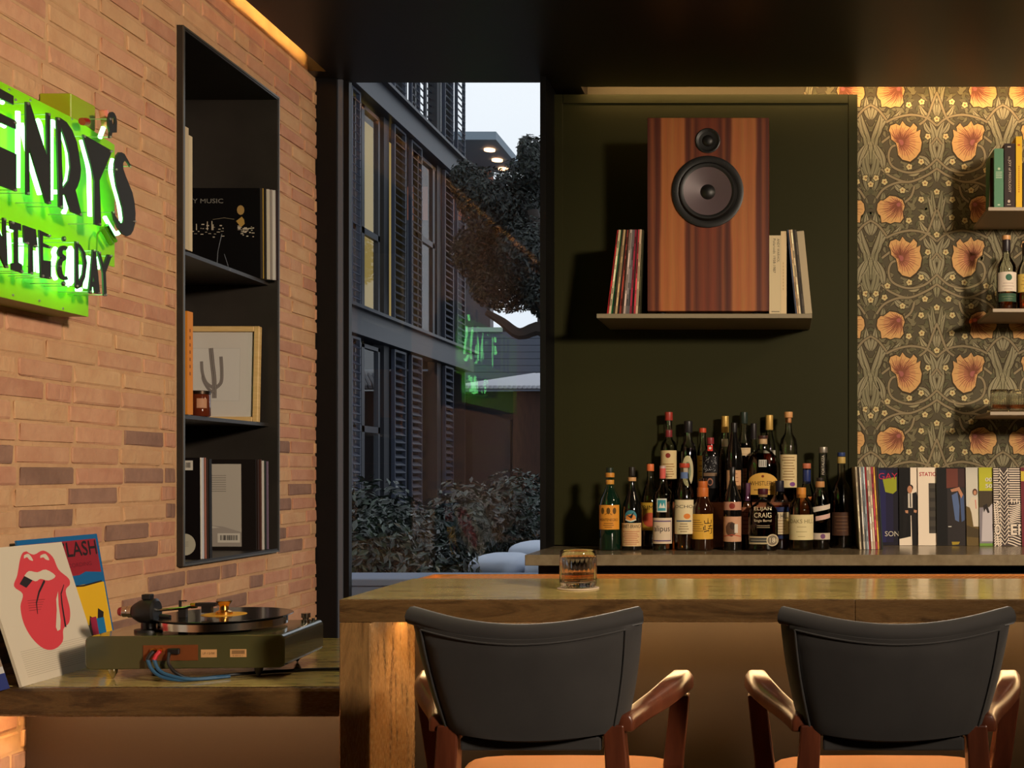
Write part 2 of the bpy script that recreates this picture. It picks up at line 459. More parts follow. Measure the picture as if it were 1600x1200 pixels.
def curve(pts, n=6):
    out = []
    for i in range(len(pts) - 1):
        p0 = pts[max(i - 1, 0)]; p1 = pts[i]; p2 = pts[i + 1]; p3 = pts[min(i + 2, len(pts) - 1)]
        for k in range(n):
            t = k / n
            out.append(tuple(0.5 * (2 * p1[j] + (p2[j] - p0[j]) * t + (2 * p0[j] - 5 * p1[j] + 4 * p2[j] - p3[j]) * t * t + (3 * p1[j] - p0[j] - 3 * p2[j] + p3[j]) * t ** 3) for j in range(len(p1))))
    return out + [tuple(pts[-1])]
for st in ([(500, 592), (440, 545), (350, 528), (262, 545), (205, 572)], [(286, 702), (238, 716), (219, 770), (244, 832), (335, 866), (430, 846), (501, 786)],
           [(501, 165), (440, 205), (335, 244), (238, 214), (176, 168)], [(148, 340), (190, 285), (262, 250), (335, 244)], [(400, 585), (444, 545), (480, 452), (501, 395)],
           [(114, 470), (160, 500), (208, 560)], [(470, 700), (501, 660)], [(180, 690), (232, 650)], [(300, 372), (350, 330), (370, 270)]):
    c = curve(st); shapes.append(('line', c, 19, INK, 2.9)); shapes.append(('line', c, 12.5, STEM, 3.1))
FA = [(230, 592), (262, 580), (285, 592), (300, 565), (320, 590), (345, 602), (365, 578), (386, 600), (381, 626), (406, 615), (401, 652), (413, 690), (405, 740), (380, 775), (345, 802), (300, 790), (275, 762), (270, 722), (262, 692), (235, 672), (232, 642), (221, 620)]
FB = [(155, 372), (172, 352), (190, 352), (225, 325), (262, 330), (300, 350), (313, 385), (302, 420), (306, 455), (286, 482), (255, 478), (230, 488), (205, 478), (178, 482), (172, 442), (158, 430), (150, 408)]
def flower(poly, heart, hl):
    cx = sum(p[0] for p in poly) / len(poly); cy = sum(p[1] for p in poly) / len(poly)
    shapes.append(('poly', [(cx + (x - cx) * 1.09, cy + (y - cy) * 1.09) for x, y in poly], INK, 4.0))
    for k, (s_, c) in enumerate(((1.0, (204, 158, 102)), (0.72, (200, 146, 98)), (0.45, (188, 124, 94)), (0.22, (158, 94, 88)))):
        shapes.append(('poly', [(heart[0] + (x - heart[0]) * s_, heart[1] + (y - heart[1]) * s_) for x, y in poly], c, 4.3 + k * 0.3))
    for i, (x, y) in enumerate(poly):
        for k in (0.0, 0.5):
            nx, ny = poly[(i + 1) % len(poly)]; tx, ty = x + (nx - x) * k, y + (ny - y) * k
            e = 0.92 if k == 0 else 0.78
            a = (heart[0] + (tx - heart[0]) * 0.16, heart[1] + (ty - heart[1]) * 0.16); b = (heart[0] + (tx - heart[0]) * e, heart[1] + (ty - heart[1]) * e)
            m_ = ((a[0] + b[0]) / 2 + (ty - heart[1]) * 0.05, (a[1] + b[1]) / 2 - (tx - heart[0]) * 0.05)
            shapes.append(('line', [a, m_, b], [4.5, 3.6, 1.5], (126, 76, 56), 5.6))
flower(FA, (287, 690), 1); flower(FB, (286, 370), 1)
for x, y in ((410, 125), (340, 155), (212, 175), (145, 221), (114, 258), (195, 243), (432, 252), (300, 293), (501, 302), (410, 347), (337, 470), (413, 452), (501, 553), (449, 655)):
    for k in range(5):
        a = k * 2 * pi / 5 + x; shapes.append(('ell', (x + 11 * cos(a), y + 11 * sin(a), 11.5), INK, 5.9))
    for k in range(5):
        a = k * 2 * pi / 5 + x; shapes.append(('ell', (x + 10.5 * cos(a), y + 10.5 * sin(a), 8.2), (196, 178, 128), 6.2))
    shapes.append(('ell', (x, y, 5.5), (140, 96, 54), 6.5))
for tx in range(-1, 3):
    for mi in (1, -1):
        for ty in range(-3, 4):
            def tr(p):
                a, b = zxy(p); px = AXA + tx * PERX + (a if mi > 0 else -a); py = 400 + b + ty * PERY
                return ((px - CX) * KW, CH - (py - CY) * KW)
            x0 = AXA + tx * PERX + (0 if mi > 0 else -103.2)
            if x0 > 1700 or x0 + 103 < 1335 or 400 + ty * PERY > 735 or 400 + (ty + 1) * PERY < 60: continue
            for s_ in shapes:
                if mi < 0 and s_[0] == 'ell' and min(abs(s_[1][0] - 501), abs(s_[1][0] - 114)) < 24: continue
                if s_[0] == 'poly': paper.poly([tr(p) for p in s_[1]], s_[2], s_[3])
                elif s_[0] == 'line':
                    wd = s_[2]; wd = [q / 3.748 * KW for q in wd] if isinstance(wd, list) else wd / 3.748 * KW
                    paper.line([tr(p) for p in s_[1]], wd, s_[3], s_[4])
                else:
                    x, y, r = s_[1]; u, v = tr((x, y)); paper.ell(u, v, r / 3.748 * KW, r / 3.748 * KW, s_[2], s_[3], 8)
paper.build('wallpaper_print', wall_back, printmat('paper_print', 0.75, 0.2))

# ------------------------------------------------------------------ green panel on the back wall
m_green = mat('olive_paint', (43, 42, 20), 0.55, spec=0.1)
gp = thing('wall_panel', 'dark olive green painted panel behind the speaker and bottles', 'wall panel', (0, 0, 0))
PX0, PX1, PZ0, PZ1 = (865 - CX) * YP / F, (1340 - CX) * YP / F, 1.046, CH - (147 - CY) * YP / F
MB().box(PX0, PX1, YP + 0.006, YB - 0.001, PZ0, PZ1).build('panel_board', m_green, gp)
fw = 0.037
for nm, b in (('panel_stile', (PX0, PX0 + fw, PZ0, PZ1)), ('panel_stile', (PX1 - fw, PX1, PZ0, PZ1)), ('panel_rail', (PX0 + fw, PX1 - fw, PZ1 - fw, PZ1))):
    MB().box(b[0] + 0.0008, b[1] - 0.0008, YP, YP + 0.0065, b[2], b[3] - 0.0008).build(nm, m_green, gp, bevel=0.0015, seg=1)

# ------------------------------------------------------------------ window
win = tag(bpy.data.objects.new('window_1', None), 'tall fixed window in a black frame looking out on a hedge', None, kind='structure'); link(win)
WX0, WX1, WZ0 = (546 - CX) * YG / F, (848 - CX) * YG / F, 0.62
MB().box(XW - 0.3, WX0 - 0.040, 4.47, 4.56, 0, SOF + 0.01).build('jamb', m_black, win)
MB().box(WX0 - 0.0399, WX0 - 0.022, 4.485, 4.535, 0.6, SOF + 0.01).build('frame', mat('metal_skylit_edge', (96, 98, 108), 0.4), win)  # frame edge catching sky light, painted in as a lighter grey strip
MB().box(WX0 - 0.0219, WX0, 4.495, 4.525, 0.6, SOF + 0.01).build('frame', m_black, win)
MB().box(WX1, -0.9052, 4.45, 4.82, 0, SOF + 0.01).build('jamb', m_black, win)
MB().box(WX0, WX1, 4.47, 4.62, WZ0 - 0.06, WZ0).build('frame', m_black, win)
MB().box(WX0 - 0.05, WX1, 4.46, 4.62, 0, WZ0 - 0.06).build('apron', m_black, win)
MB().box(WX0 - 0.002, WX1 + 0.002, YG + 0.008, YG + 0.016, WZ0, SOF + 0.01).build('pane', glassmat('window_glass', (0.98, 0.99, 0.99), 1.44), win)

# ------------------------------------------------------------------ recessed steel shelf in the brick wall
m_steel = mat('blackened_steel', (58, 52, 46), 0.42, metal=0.3, rgb2=(48, 43, 38), vscale=5)
m_edge = mat('steel_edge', (104, 98, 88), 0.35, metal=0.6)
ni = thing('wall_shelf', 'tall blackened steel shelf recessed into the brick wall', 'shelf', (XW, NY0, NZ0))
ND = 0.35; NX0 = -ND; T_ = 0.012; NL = NY1 - NY0; NH = NZ1 - NZ0
MB().box(NX0 - T_, NX0, 0, NL, 0, NH).build('back_panel', m_steel, ni)
MB().box(NX0, 0.014, 0, T_, 0, NH).build('side_panel', m_steel, ni)
MB().box(NX0, 0.014, NL - T_, NL, 0, NH).build('side_panel', m_steel, ni)
MB().box(NX0, 0.014, T_, NL - T_, NH - T_, NH).build('top_panel', m_steel, ni)
MB().box(NX0, 0.014, T_, NL - T_, 0, T_).build('bottom_panel', m_steel, ni)
for z in (CH + 0.683 - NZ0, CH + 0.182 - NZ0):
    MB().box(NX0 + 0.001, -0.018, T_ + 0.001, NL - T_ - 0.001, z - 0.012, z).build('shelf_board', m_steel, ni)
for b in ((0, 0.010, 0, NH), (NL - 0.006, NL, 0, NH), (0.011, NL - 0.007, 0, 0.006), (0.011, NL - 0.007, NH - 0.006, NH)):
    MB().box(0.0142, 0.0165, *b).build('edge_trim', m_edge, ni)
SH1, SH2, SH3 = CH + 0.683, CH + 0.182, NZ0 + T_       # standing heights of its three boards

# ------------------------------------------------------------------ side counter of green-brown stone
def stone(name, cols, stretch, scale, rough=0.12):
    m = bpy.data.materials.new(name); m.use_nodes = True; MATS[name] = m
    n = m.node_tree.nodes; L = m.node_tree.links; b = n['Principled BSDF']
    t = n.new('ShaderNodeTexCoord'); mp = n.new('ShaderNodeMapping'); mp.inputs['Scale'].default_value = stretch
    n1 = n.new('ShaderNodeTexNoise'); n1.inputs['Scale'].default_value = scale; n1.inputs['Detail'].default_value = 8; n1.inputs['Roughness'].default_value = 0.68
    n1.inputs['Distortion'].default_value = 0.7
    r = n.new('ShaderNodeValToRGB'); e = r.color_ramp.elements
    e[0].position = 0.28; e[1].position = 0.75
    e[0].color = (*lin(cols[0]), 1); e[1].color = (*lin(cols[-1]), 1)
    for i, c in enumerate(cols[1:-1]):
        q = e.new(0.28 + 0.47 * (i + 1) / (len(cols) - 1)); q.color = (*lin(c), 1)
    L.new(t.outputs['Object'], mp.inputs['Vector']); L.new(mp.outputs[0], n1.inputs['Vector']); L.new(n1.outputs['Fac'], r.inputs['Fac']); L.new(r.outputs['Color'], b.inputs['Base Color'])
    n2 = n.new('ShaderNodeTexNoise'); n2.inputs['Scale'].default_value = 60; mr = n.new('ShaderNodeMapRange'); mr.inputs['To Min'].default_value = rough; mr.inputs['To Max'].default_value = rough + 0.14
    L.new(mp.outputs[0], n2.inputs['Vector']); L.new(n2.outputs['Fac'], mr.inputs['Value']); L.new(mr.outputs[0], b.inputs['Roughness'])
    b.inputs['Specular IOR Level'].default_value = 0.5
    return m
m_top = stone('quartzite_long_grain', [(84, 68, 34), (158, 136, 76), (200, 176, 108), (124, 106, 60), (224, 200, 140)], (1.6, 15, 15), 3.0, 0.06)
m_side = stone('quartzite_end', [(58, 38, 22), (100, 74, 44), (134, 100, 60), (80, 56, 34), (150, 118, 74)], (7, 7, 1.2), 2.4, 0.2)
m_apron = stone('quartzite_edge_shaded', [(44, 30, 16), (76, 55, 32), (98, 73, 43), (62, 44, 26), (112, 86, 53)], (1.2, 8, 8), 3.0, 0.2)  # same stone as the top, painted darker and browner for the less lit front
m_panel = mat('bronze_front_panel', (46, 35, 21), 0.5, rgb2=(38, 28, 17), vscale=3, spec=0.3)
SCZ = CH - 0.465
sc = thing('side_counter', 'green brown stone side counter carrying the turntable', 'counter', (0, 0, 0))
SX1 = -0.917
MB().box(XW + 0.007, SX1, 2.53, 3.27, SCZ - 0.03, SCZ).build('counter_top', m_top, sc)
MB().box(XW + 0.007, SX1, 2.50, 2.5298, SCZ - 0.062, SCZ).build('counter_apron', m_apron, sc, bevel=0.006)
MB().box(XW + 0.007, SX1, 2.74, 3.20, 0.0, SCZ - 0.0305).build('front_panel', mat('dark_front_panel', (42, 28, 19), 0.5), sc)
led('led_strip', 'warm light strip hidden under the side counter', (XW + 0.02, SX1 - 0.03, 2.56, 2.58, SCZ - 0.036, SCZ - 0.032), 85)

# ------------------------------------------------------------------ bar with waterfall end
bar = thing('bar_counter', 'long stone bar with waterfall end in front of the stools', 'bar counter', (0, 0, 0))
BZ = CH - 0.26; BX0, BX1 = -0.914, 3.4; BY0, BY1 = 2.387, 2.87; BTH = 0.047
xs = (1336 - CX) * BY0 / F
for a, b in ((BX0, xs - 0.0002), (xs + 0.0002, BX1)):
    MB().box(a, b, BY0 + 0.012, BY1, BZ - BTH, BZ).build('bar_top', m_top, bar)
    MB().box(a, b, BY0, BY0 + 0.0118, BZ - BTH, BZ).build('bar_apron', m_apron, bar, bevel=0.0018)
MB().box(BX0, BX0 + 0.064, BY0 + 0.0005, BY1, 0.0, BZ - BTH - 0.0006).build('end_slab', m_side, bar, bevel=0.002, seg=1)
MB().box(BX0 + 0.065, BX1, 2.68, 2.86, 0.0, BZ - BTH - 0.001).build('front_panel', m_panel, bar)
m_brass = mat('brass_rail', (224, 150, 78), 0.32, metal=0.55)
MB().box(BX0 + 0.01, BX1, BY1 + 0.002, 3.00, BZ - BTH, BZ - 0.012).build('drip_tray', mat('tray_copper', (70, 36, 16), 0.5, metal=0.3), bar)
MB().box(BX0 + 0.01, BX1, BY1 + 0.002, BY1 + 0.012, BZ - 0.0119, BZ).box(BX0 + 0.01, BX1, 2.99, 3.00, BZ - 0.0119, BZ).box(BX0 + 0.01, BX0 + 0.02, BY1 + 0.0121, 2.9899, BZ - 0.0119, BZ).build('rail', m_brass, bar)
gr = MB(); x = BX0 + 0.03
while x < BX1 - 0.08:
    gr.add([(x, BY1 + 0.0125, BZ - 0.011), (x + 0.008, BY1 + 0.0125, BZ - 0.011), (x + 0.058, 2.9895, BZ - 0.011), (x + 0.05, 2.9895, BZ - 0.011),
            (x, BY1 + 0.0125, BZ - 0.002), (x + 0.008, BY1 + 0.0125, BZ - 0.002), (x + 0.058, 2.9895, BZ - 0.002), (x + 0.05, 2.9895, BZ - 0.002)],
           [(0, 3, 2, 1), (4, 5, 6, 7), (0, 1, 5, 4), (1, 2, 6, 5), (2, 3, 7, 6), (3, 0, 4, 7)])
    x += 0.017
tag(gr.build('drip_grate', m_brass, bar), None, None, kind='stuff')
led('led_strip', 'warm light strip hidden under the bar top', (BX0 + 0.067, BX1 - 0.05, 2.575, 2.595, BZ - BTH - 0.006, BZ - BTH - 0.0015), 75)

# ------------------------------------------------------------------ back counter
CZ = CH - 0.2875
bk = thing('back_counter', 'brown stone counter under the bottles and record sleeves', 'counter', (0, 0, 0))
m_bk = mat('brown_stone', (140, 124, 98), 0.2, rgb2=(124, 108, 84), vscale=30, spec=0.5)
MB().box(-0.911, 3.5, 4.11, YP - 0.0005, CZ - 0.039, CZ).build('counter_top', m_bk, bk, bevel=0.002, seg=1)
m_cab = mat('dark_cabinet', (44, 32, 25), 0.5)
MB().box(-0.89, 3.5, 4.24, YP - 0.001, 0.0, CZ - 0.0395).build('cabinet_body', m_cab, bk)
MB().box(PX1 + 0.001, 3.5, YP - 0.0004, YB - 0.002, CZ - 0.039, CZ).build('counter_top', m_bk, bk)
for i in range(7):
    a = -0.87 + i * 0.62
    MB().box(a, a + 0.61, 4.222, 4.239, 0.12, CZ - 0.075).build('cabinet_door', mat('cabinet_front', (54, 38, 28), 0.45), bk, bevel=0.003, seg=1)

# ================================================================== outside, seen through the window
GZ = -0.10
m_bld = mat('charcoal_cladding', (24, 26, 34), 0.6)
m_bld2 = mat('navy_steel', (31, 35, 47), 0.45)
m_slat = mat('louvre_paint', (52, 58, 74), 0.5)
tag(MB().box(-40, 30, 4.9, 60, GZ - 0.1, GZ).build('ground', mat('courtyard_paving', (70, 72, 76), 0.9)), 'grey courtyard paving outside the window', None, kind='structure')
FX = -5.2
def fy(px): return -FX * F / (CX - px)
def fz(px, py): return CH + (CY - py) * fy(px) / F
lb = thing('louvred_building', 'dark building with louvred shutters and lit windows outside', 'building', (0, 0, 0))
ZB1, ZB2, ZB3 = fz(640, 536), fz(640, 202), fz(640, 202) + 3.0
Y0, Y1 = 11.5, fy(724)
for z in (ZB1, ZB2, ZB3):
    MB().box(FX - 0.10, FX + 0.12, Y0, Y1 + 0.2, z - 0.15, z + 0.15).build('floor_beam', m_bld2, lb)
    MB().box(FX + 0.02, FX + 0.20, Y0, Y1 + 0.3, z + 0.15, z + 0.19).build('beam_flange', m_bld2, lb)
    MB().box(FX - 2.6, FX - 0.11, Y0, Y1, z - 0.12, z + 0.12).build('floor_slab', m_bld, lb)
for z0, z1 in ((GZ, ZB1), (ZB1, ZB2)):
    MB().box(FX - 2.7, FX - 2.6, Y0, Y1, z0, z1).build('inner_wall', m_bld, lb)
for px in (604, 632.5, 686, 706):
    MB().box(FX - 0.14, FX, fy(px) - 0.10, fy(px) + 0.10, GZ, ZB3 + 1.5).build('column', m_bld, lb)
MB().box(FX - 2.6, FX + 0.02, Y1, Y1 + 0.06, GZ, ZB1 - 0.15).build('end_wall', m_bld, lb)
slat_me = {}
def shutter(px0, px1, z0, z1):
    a, b = fy(px0), fy(px1); wd = b - a; n = int((z1 - z0) / 0.105)
    fr = MB(); t = 0.03
    fr.box(0, 0.05, 0, t, 0, z1 - z0).box(0, 0.05, wd - t, wd, 0, z1 - z0).box(0, 0.05, t, wd - t, 0, t).box(0, 0.05, t, wd - t, z1 - z0 - t, z1 - z0)
    o = fr.build('shutter', m_slat, lb); o.location = (FX + 0.005, a, z0)
    key = round(wd, 2)
    if key not in slat_me:
        c, s_ = cos(radians(40)), sin(radians(40)); h, th = 0.042, 0.006
        def pt(u, v, y): return (0.026 + u * c - v * s_, y, -u * s_ - v * c + 0)
        mb = MB(); y0, y1 = t, wd - t
        vs = [pt(-h, -th, y0), pt(h, -th, y0), pt(h, th, y0), pt(-h, th, y0), pt(-h, -th, y1), pt(h, -th, y1), pt(h, th, y1), pt(-h, th, y1)]
        mb.add(vs, [(0, 3, 2, 1), (4, 5, 6, 7), (0, 1, 5, 4), (1, 2, 6, 5), (2, 3, 7, 6), (3, 0, 4, 7)])
        me = mb.mesh('slat'); me.materials.append(m_slat); slat_me[key] = me
    for i in range(n):
        q = bpy.data.objects.new('slat', slat_me[key]); link(q, o); q.location = (0, 0, 0.06 + (i + 0.5) * (z1 - z0 - 0.12) / n)
for px0, px1 in ((543, 557), (610.5, 628.5), (637.5, 654), (690, 703.5), (709.5, 722)):
    shutter(px0, px1, ZB1 + 0.2, ZB2 - 0.16)
for px0, px1 in ((543, 557), (610.5, 628.5), (637.5, 654), (690.5, 703.5)):
    shutter(px0, px1, 0.55, ZB1 - 0.17)
for px0, px1 in ((610.5, 628.5), (637.5, 651), (690, 703.5), (709.5, 722)):
    shutter(px0, px1, ZB2 + 0.2, ZB2 + 2.35)
m_lit = mat('lit_blind', (170, 140, 74), 0.8, emit=(0.75, 0.52, 0.16), estr=0.42)
def casement(px0, px1, z0, z1, mull, zt, lit):
    a, b = fy(px0), fy(px1)
    o = MB().box(FX - 0.08, FX - 0.02, a, a + 0.05, z0, z1).box(FX - 0.08, FX - 0.02, b - 0.06, b, z0, z1).box(FX - 0.08, FX - 0.02, a, b, z0, z0 + 0.05).box(FX - 0.08, FX - 0.02, a, b, z1 - 0.05, z1).box(FX - 0.07, FX - 0.02, fy(mull) - 0.05, fy(mull) + 0.05, z0, z1).box(FX - 0.07, FX - 0.02, a, b, zt - 0.04, zt + 0.04).build('window_frame', m_bld2, lb)
    for y0, y1 in ((a, fy(mull)), (fy(mull), b)):
        for q0, q1 in ((z0, zt), (zt, z1)):
            MB().add([(FX - 0.05, y0 + 0.03, q0 + 0.03), (FX - 0.05, y1 - 0.03, q0 + 0.03), (FX - 0.05, y1 - 0.03, q1 - 0.03), (FX - 0.05, y0 + 0.03, q1 - 0.03)], [(0, 1, 2, 3)]).build('pane', glassmat('house_glass', (0.85, 0.88, 0.88), 1.3), o, recalc=False)
    if lit:
        MB().box(FX - 0.34, FX - 0.32, a - 0.1, b + 1.5, z0 - 0.05, z1 + 0.05).build('window_blind', m_lit, lb)
casement(557.5, 596, ZB1 + 0.2, ZB2 - 0.2, 570, fz(575, 362), True)
casement(557.5, 596, 0.5, ZB1 - 0.2, 570, 1.9, False)
casement(655, 689, ZB1 + 0.2, ZB2 - 0.2, 680, ZB1 + 1.6, False)
wi = MB(); a, b = fy(651), fy(685); z0, z1 = ZB2 + 0.2, ZB2 + 2.3
wi.box(FX - 0.06, FX - 0.02, a, a + 0.06, z0, z1).box(FX - 0.06, FX - 0.02, b - 0.06, b, z0, z1).box(FX - 0.06, FX - 0.02, a, b, z1 - 0.06, z1)
wf = wi.build('window_frame', m_bld2, lb)
MB().box(FX - 0.06, FX - 0.02, a, b, z0 + 0.95, z0 + 1.08).build('window_rail', mat('timber_rail', (150, 110, 60), 0.6), wf)
MB().box(FX - 0.06, FX - 0.02, (a + b) / 2 - 0.03, (a + b) / 2 + 0.03, z0, z1).build('mullion', m_bld2, wf)
gd = MB()
for i in range(22):
    z = z0 + i * 0.105; gd.box(FX - 0.10, FX - 0.085, a, b, z, z + 0.018)
tag(gd.build('window_grille', m_bld2, wf), None, None, kind='stuff')

# flat roof with downlights beyond the trees
oh = thing('roof_canopy', 'pale flat roof overhang with three downlights above the trees', 'canopy', (0, 0, 0))
m_can = mat('canopy_grey', (120, 134, 146), 0.6)
MB().box(-9.5, -5.92, 24, 26.6, CH + 6.97, CH + 7.14).build('roof_slab', m_can, oh)
MB().box(-9.5, -6.62, 26.3, 26.6, GZ, CH + 5.8).build('wall', m_bld2, oh)
MB().box(-9.5, -6.62, 26.3, 26.6, CH + 5.802, CH + 6.96).build('wall', mat('terracotta_render', (150, 96, 78), 0.8), oh)
for k, (px, py) in enumerate(((765, 233), (777, 249), (787, 263))):
    d = 6.97 * F / (CY - py)
    MB().lathe([(0.12, 0), (0.12, 0.03)], 14, c=((px - CX) * d / F, d, CH + 6.935)).build('downlight', emat('downlight_glow', (1.0, 0.5, 0.25), 5.0), oh)

# house behind: siding, corrugated awning, dark door, brown wall
hs = thing('siding_house', 'grey blue siding house with corrugated awning and dark door', 'house', (0, 0, 0))
m_sid = mat('blue_grey_siding', (84, 90, 104), 0.7)
def at(px, py, d): return P(px, py, d)
HD = 23.0
zz = at(0, 588, HD).z; ztop = at(0, 512, HD).z
MB().box(at(640, 0, HD).x, at(900, 0, HD).x, HD + 0.05, HD + 3, GZ, ztop).build('house_wall', m_bld, hs)
bh = 0.135; sm = MB().box(at(640, 0, HD).x, at(900, 0, HD).x, HD - 0.02, HD + 0.04, 0.008, bh).mesh('siding_board'); sm.materials.append(m_sid)
z = 1.2
while z < ztop - bh:
    o = bpy.data.objects.new('siding_board', sm); link(o, hs); o.location = (0, 0, z); o.rotation_euler = (radians(0.0), 0, 0); z += bh
MB().box(at(728, 0, HD).x, at(786, 0, HD).x, HD - 0.06, HD - 0.03, at(0, 519, HD).z, at(0, 512, HD).z).build('window_sill', mat('pale_green_trim', (150, 176, 160), 0.6), hs)
AD = 19.0
ax0, ax1 = at(704, 0, AD).x, at(900, 0, AD).x; az0 = at(0, 607, AD).z
ri = MB(); n = 26; wv = (ax1 - ax0) / n
for i in range(n):
    x0 = ax0 + i * wv
    ri.add([(x0, AD, az0), (x0 + wv * 0.55, AD, az0), (x0 + wv * 0.55 + 0.9, AD + 2.2, az0 + 0.40), (x0 + 0.9, AD + 2.2, az0 + 0.40),
            (x0, AD, az0 + 0.05), (x0 + wv * 0.55, AD, az0 + 0.05), (x0 + wv * 0.55 + 0.9, AD + 2.2, az0 + 0.45), (x0 + 0.9, AD + 2.2, az0 + 0.45)],
           [(0, 3, 2, 1), (4, 5, 6, 7), (0, 1, 5, 4), (1, 2, 6, 5), (2, 3, 7, 6), (3, 0, 4, 7)])
tag(ri.build('awning_ribs', mat('pale_corrugated', (206, 206, 214), 0.5), hs), None, None, kind='stuff')
MB().add([(ax0 - 0.3, AD, az0 - 0.02), (ax1, AD, az0 - 0.02), (ax1, AD + 2.2, az0 + 0.38), (ax0 + 0.6, AD + 2.2, az0 + 0.38)], [(0, 1, 2, 3)]).build('awning_sheet', mat('awning_shadow', (92, 88, 98), 0.6), hs)
gx0, gx1, gx2 = at(706, 0, AD).x, at(797, 0, AD).x, at(900, 0, AD).x
MB().box(gx0, gx1, AD + 0.3, AD + 0.4, GZ, az0 - 0.03).build('house_wall', m_bld, hs)
MB().box(at(732, 0, AD).x, at(792, 0, AD).x, AD + 0.24, AD + 0.29, GZ, at(0, 655, AD).z).build('door', mat('garage_door', (30, 31, 38), 0.5), hs)
MB().box(gx1 + 0.002, gx2, AD + 0.2, AD + 0.3, GZ, az0 - 0.03).build('timber_wall', mat('brown_timber', (84, 54, 40), 0.7, rgb2=(66, 42, 32), vscale=4, stretch=(8, 1, 1)), hs)
# timber fence seen between the columns
fe = thing('timber_fence', 'brown timber fence between the columns of the dark building', 'fence', (0, 0, 0))
fd = 21.0; fz1 = at(0, 662, fd).z; pw = 0.14; x = at(640, 0, fd).x
fm = MB().box(0.004, pw - 0.004, 0, 0.03, GZ, fz1).mesh('fence_board'); fm.materials.append(mat('fence_timber', (96, 62, 44), 0.8))
for i in range(10):
    o = bpy.data.objects.new('fence_board', fm); link(o, fe); o.location = (x + i * pw, fd, 0)
MB().box(x, x + 10 * pw, fd + 0.031, fd + 0.07, 1.2, 1.3).build('fence_rail', m_bld, fe)

# planter wall right outside, hedge shrubs, covered seats
pl = thing('planter_wall', 'blue grey low planter wall just outside the window', 'planter', (0, 0, 0))
m_pl = mat('planter_render', (104, 116, 138), 0.7)
MB().box(-2.6, -0.6, 4.75, 5.02, GZ, 0.87).build('planter_body', m_pl, pl)
MB().box(-2.62, -0.58, 4.73, 5.04, 0.8705, 0.90).build('coping', m_pl, pl, bevel=0.004, seg=1)
def leaf_cloud(mb, rnd, pts, n, size, mi=None):
    for i in range(n):
        c, r = pts[rnd.randrange(len(pts))]
        while True:
            q = Vector((rnd.uniform(-1, 1), rnd.uniform(-1, 1), rnd.uniform(-1, 1)))
            if 0.25 < q.length < 1: break
        q.normalize(); q *= rnd.random() ** 0.35
        p = Vector(c) + Vector((q.x * r[0], q.y * r[1], q.z * r[2]))
        nrm = (q + Vector((rnd.uniform(-.8, .8), rnd.uniform(-.8, .8), rnd.uniform(-.2, 1.0)))).normalized()
        u = nrm.cross(Vector((rnd.uniform(-1, 1), rnd.uniform(-1, 1), rnd.uniform(-1, 1)))).normalized(); v = nrm.cross(u)
        s = size * rnd.uniform(0.7, 1.3); w_ = s * 0.42
        mb.add([p - u * s * 0.5, p - v * w_ * 0.5 + nrm * s * 0.08, p + u * s * 0.5, p + v * w_ * 0.5 + nrm * s * 0.08], [(0, 1, 2), (0, 2, 3)], rnd.randrange(3) if mi is None else mi)
m_lv = [mat('hedge_leaf', (26, 40, 32), 0.4), mat('hedge_leaf_light', (36, 52, 40), 0.36), mat('hedge_leaf_dark', (14, 24, 20), 0.45)]
rnd = random.Random(5)
def shrub(label, cx, cy, top, wd, dp, n, seed):
    r_ = random.Random(seed)
    t = thing('hedge_shrub', label, 'shrub', (cx, cy, GZ), group='shrubs of the hedge outside the window')
    H = top - GZ; mb = MB(); pts = []
    for i in range(14):
        pts.append(((r_.uniform(-wd, wd) * 0.7, r_.uniform(-dp, dp) * 0.7, r_.uniform(0.35, 0.86) * H), (wd * 0.42, dp * 0.5, H * 0.17)))
    leaf_cloud(mb, r_, pts, n, 0.055)
    tag(mb.build('foliage', m_lv, t, recalc=False), None, None, kind='stuff')
    st = MB()
    for i in range(6):
        a, b = r_.uniform(-wd, wd) * 0.7, r_.uniform(-dp, dp) * 0.7; st.tube([(a * 0.3, b * 0.3, 0), (a * 0.7, b * 0.7, H * 0.45), (a, b, H * 0.8)], [0.012, 0.009, 0.005], 5)
    st.build('stems', mat('hedge_stem', (52, 44, 34), 0.8), t)
for i, (px, d, ytop, wd) in enumerate(((520, 5.75, 742, 0.5), (610, 6.5, 752, 0.55), (700, 7.3, 744, 0.62), (790, 8.1, 742, 0.66), (880, 8.9, 740, 0.7))):
    lab = ('leafy green shrub nearest the brick wall, leftmost of the hedge outside', 'leafy green shrub second from the left in the hedge outside',
           'leafy green shrub in the middle of the hedge outside', 'leafy green shrub second from the right in the hedge outside', 'leafy green shrub at the right end of the hedge, above the white seats')[i]
    p = at(px, ytop, d); shrub(lab, p.x, d, p.z + 0.03, wd, 0.42, 7000, 20 + i)
p = at(618, 815, 5.5); shrub('low leafy shrub in front of the hedge, beside the white seats', p.x - 0.1, 5.6, p.z + 0.05, 0.5, 0.28, 6000, 31)
m_white = mat('white_canvas', (176, 184, 200), 0.75)
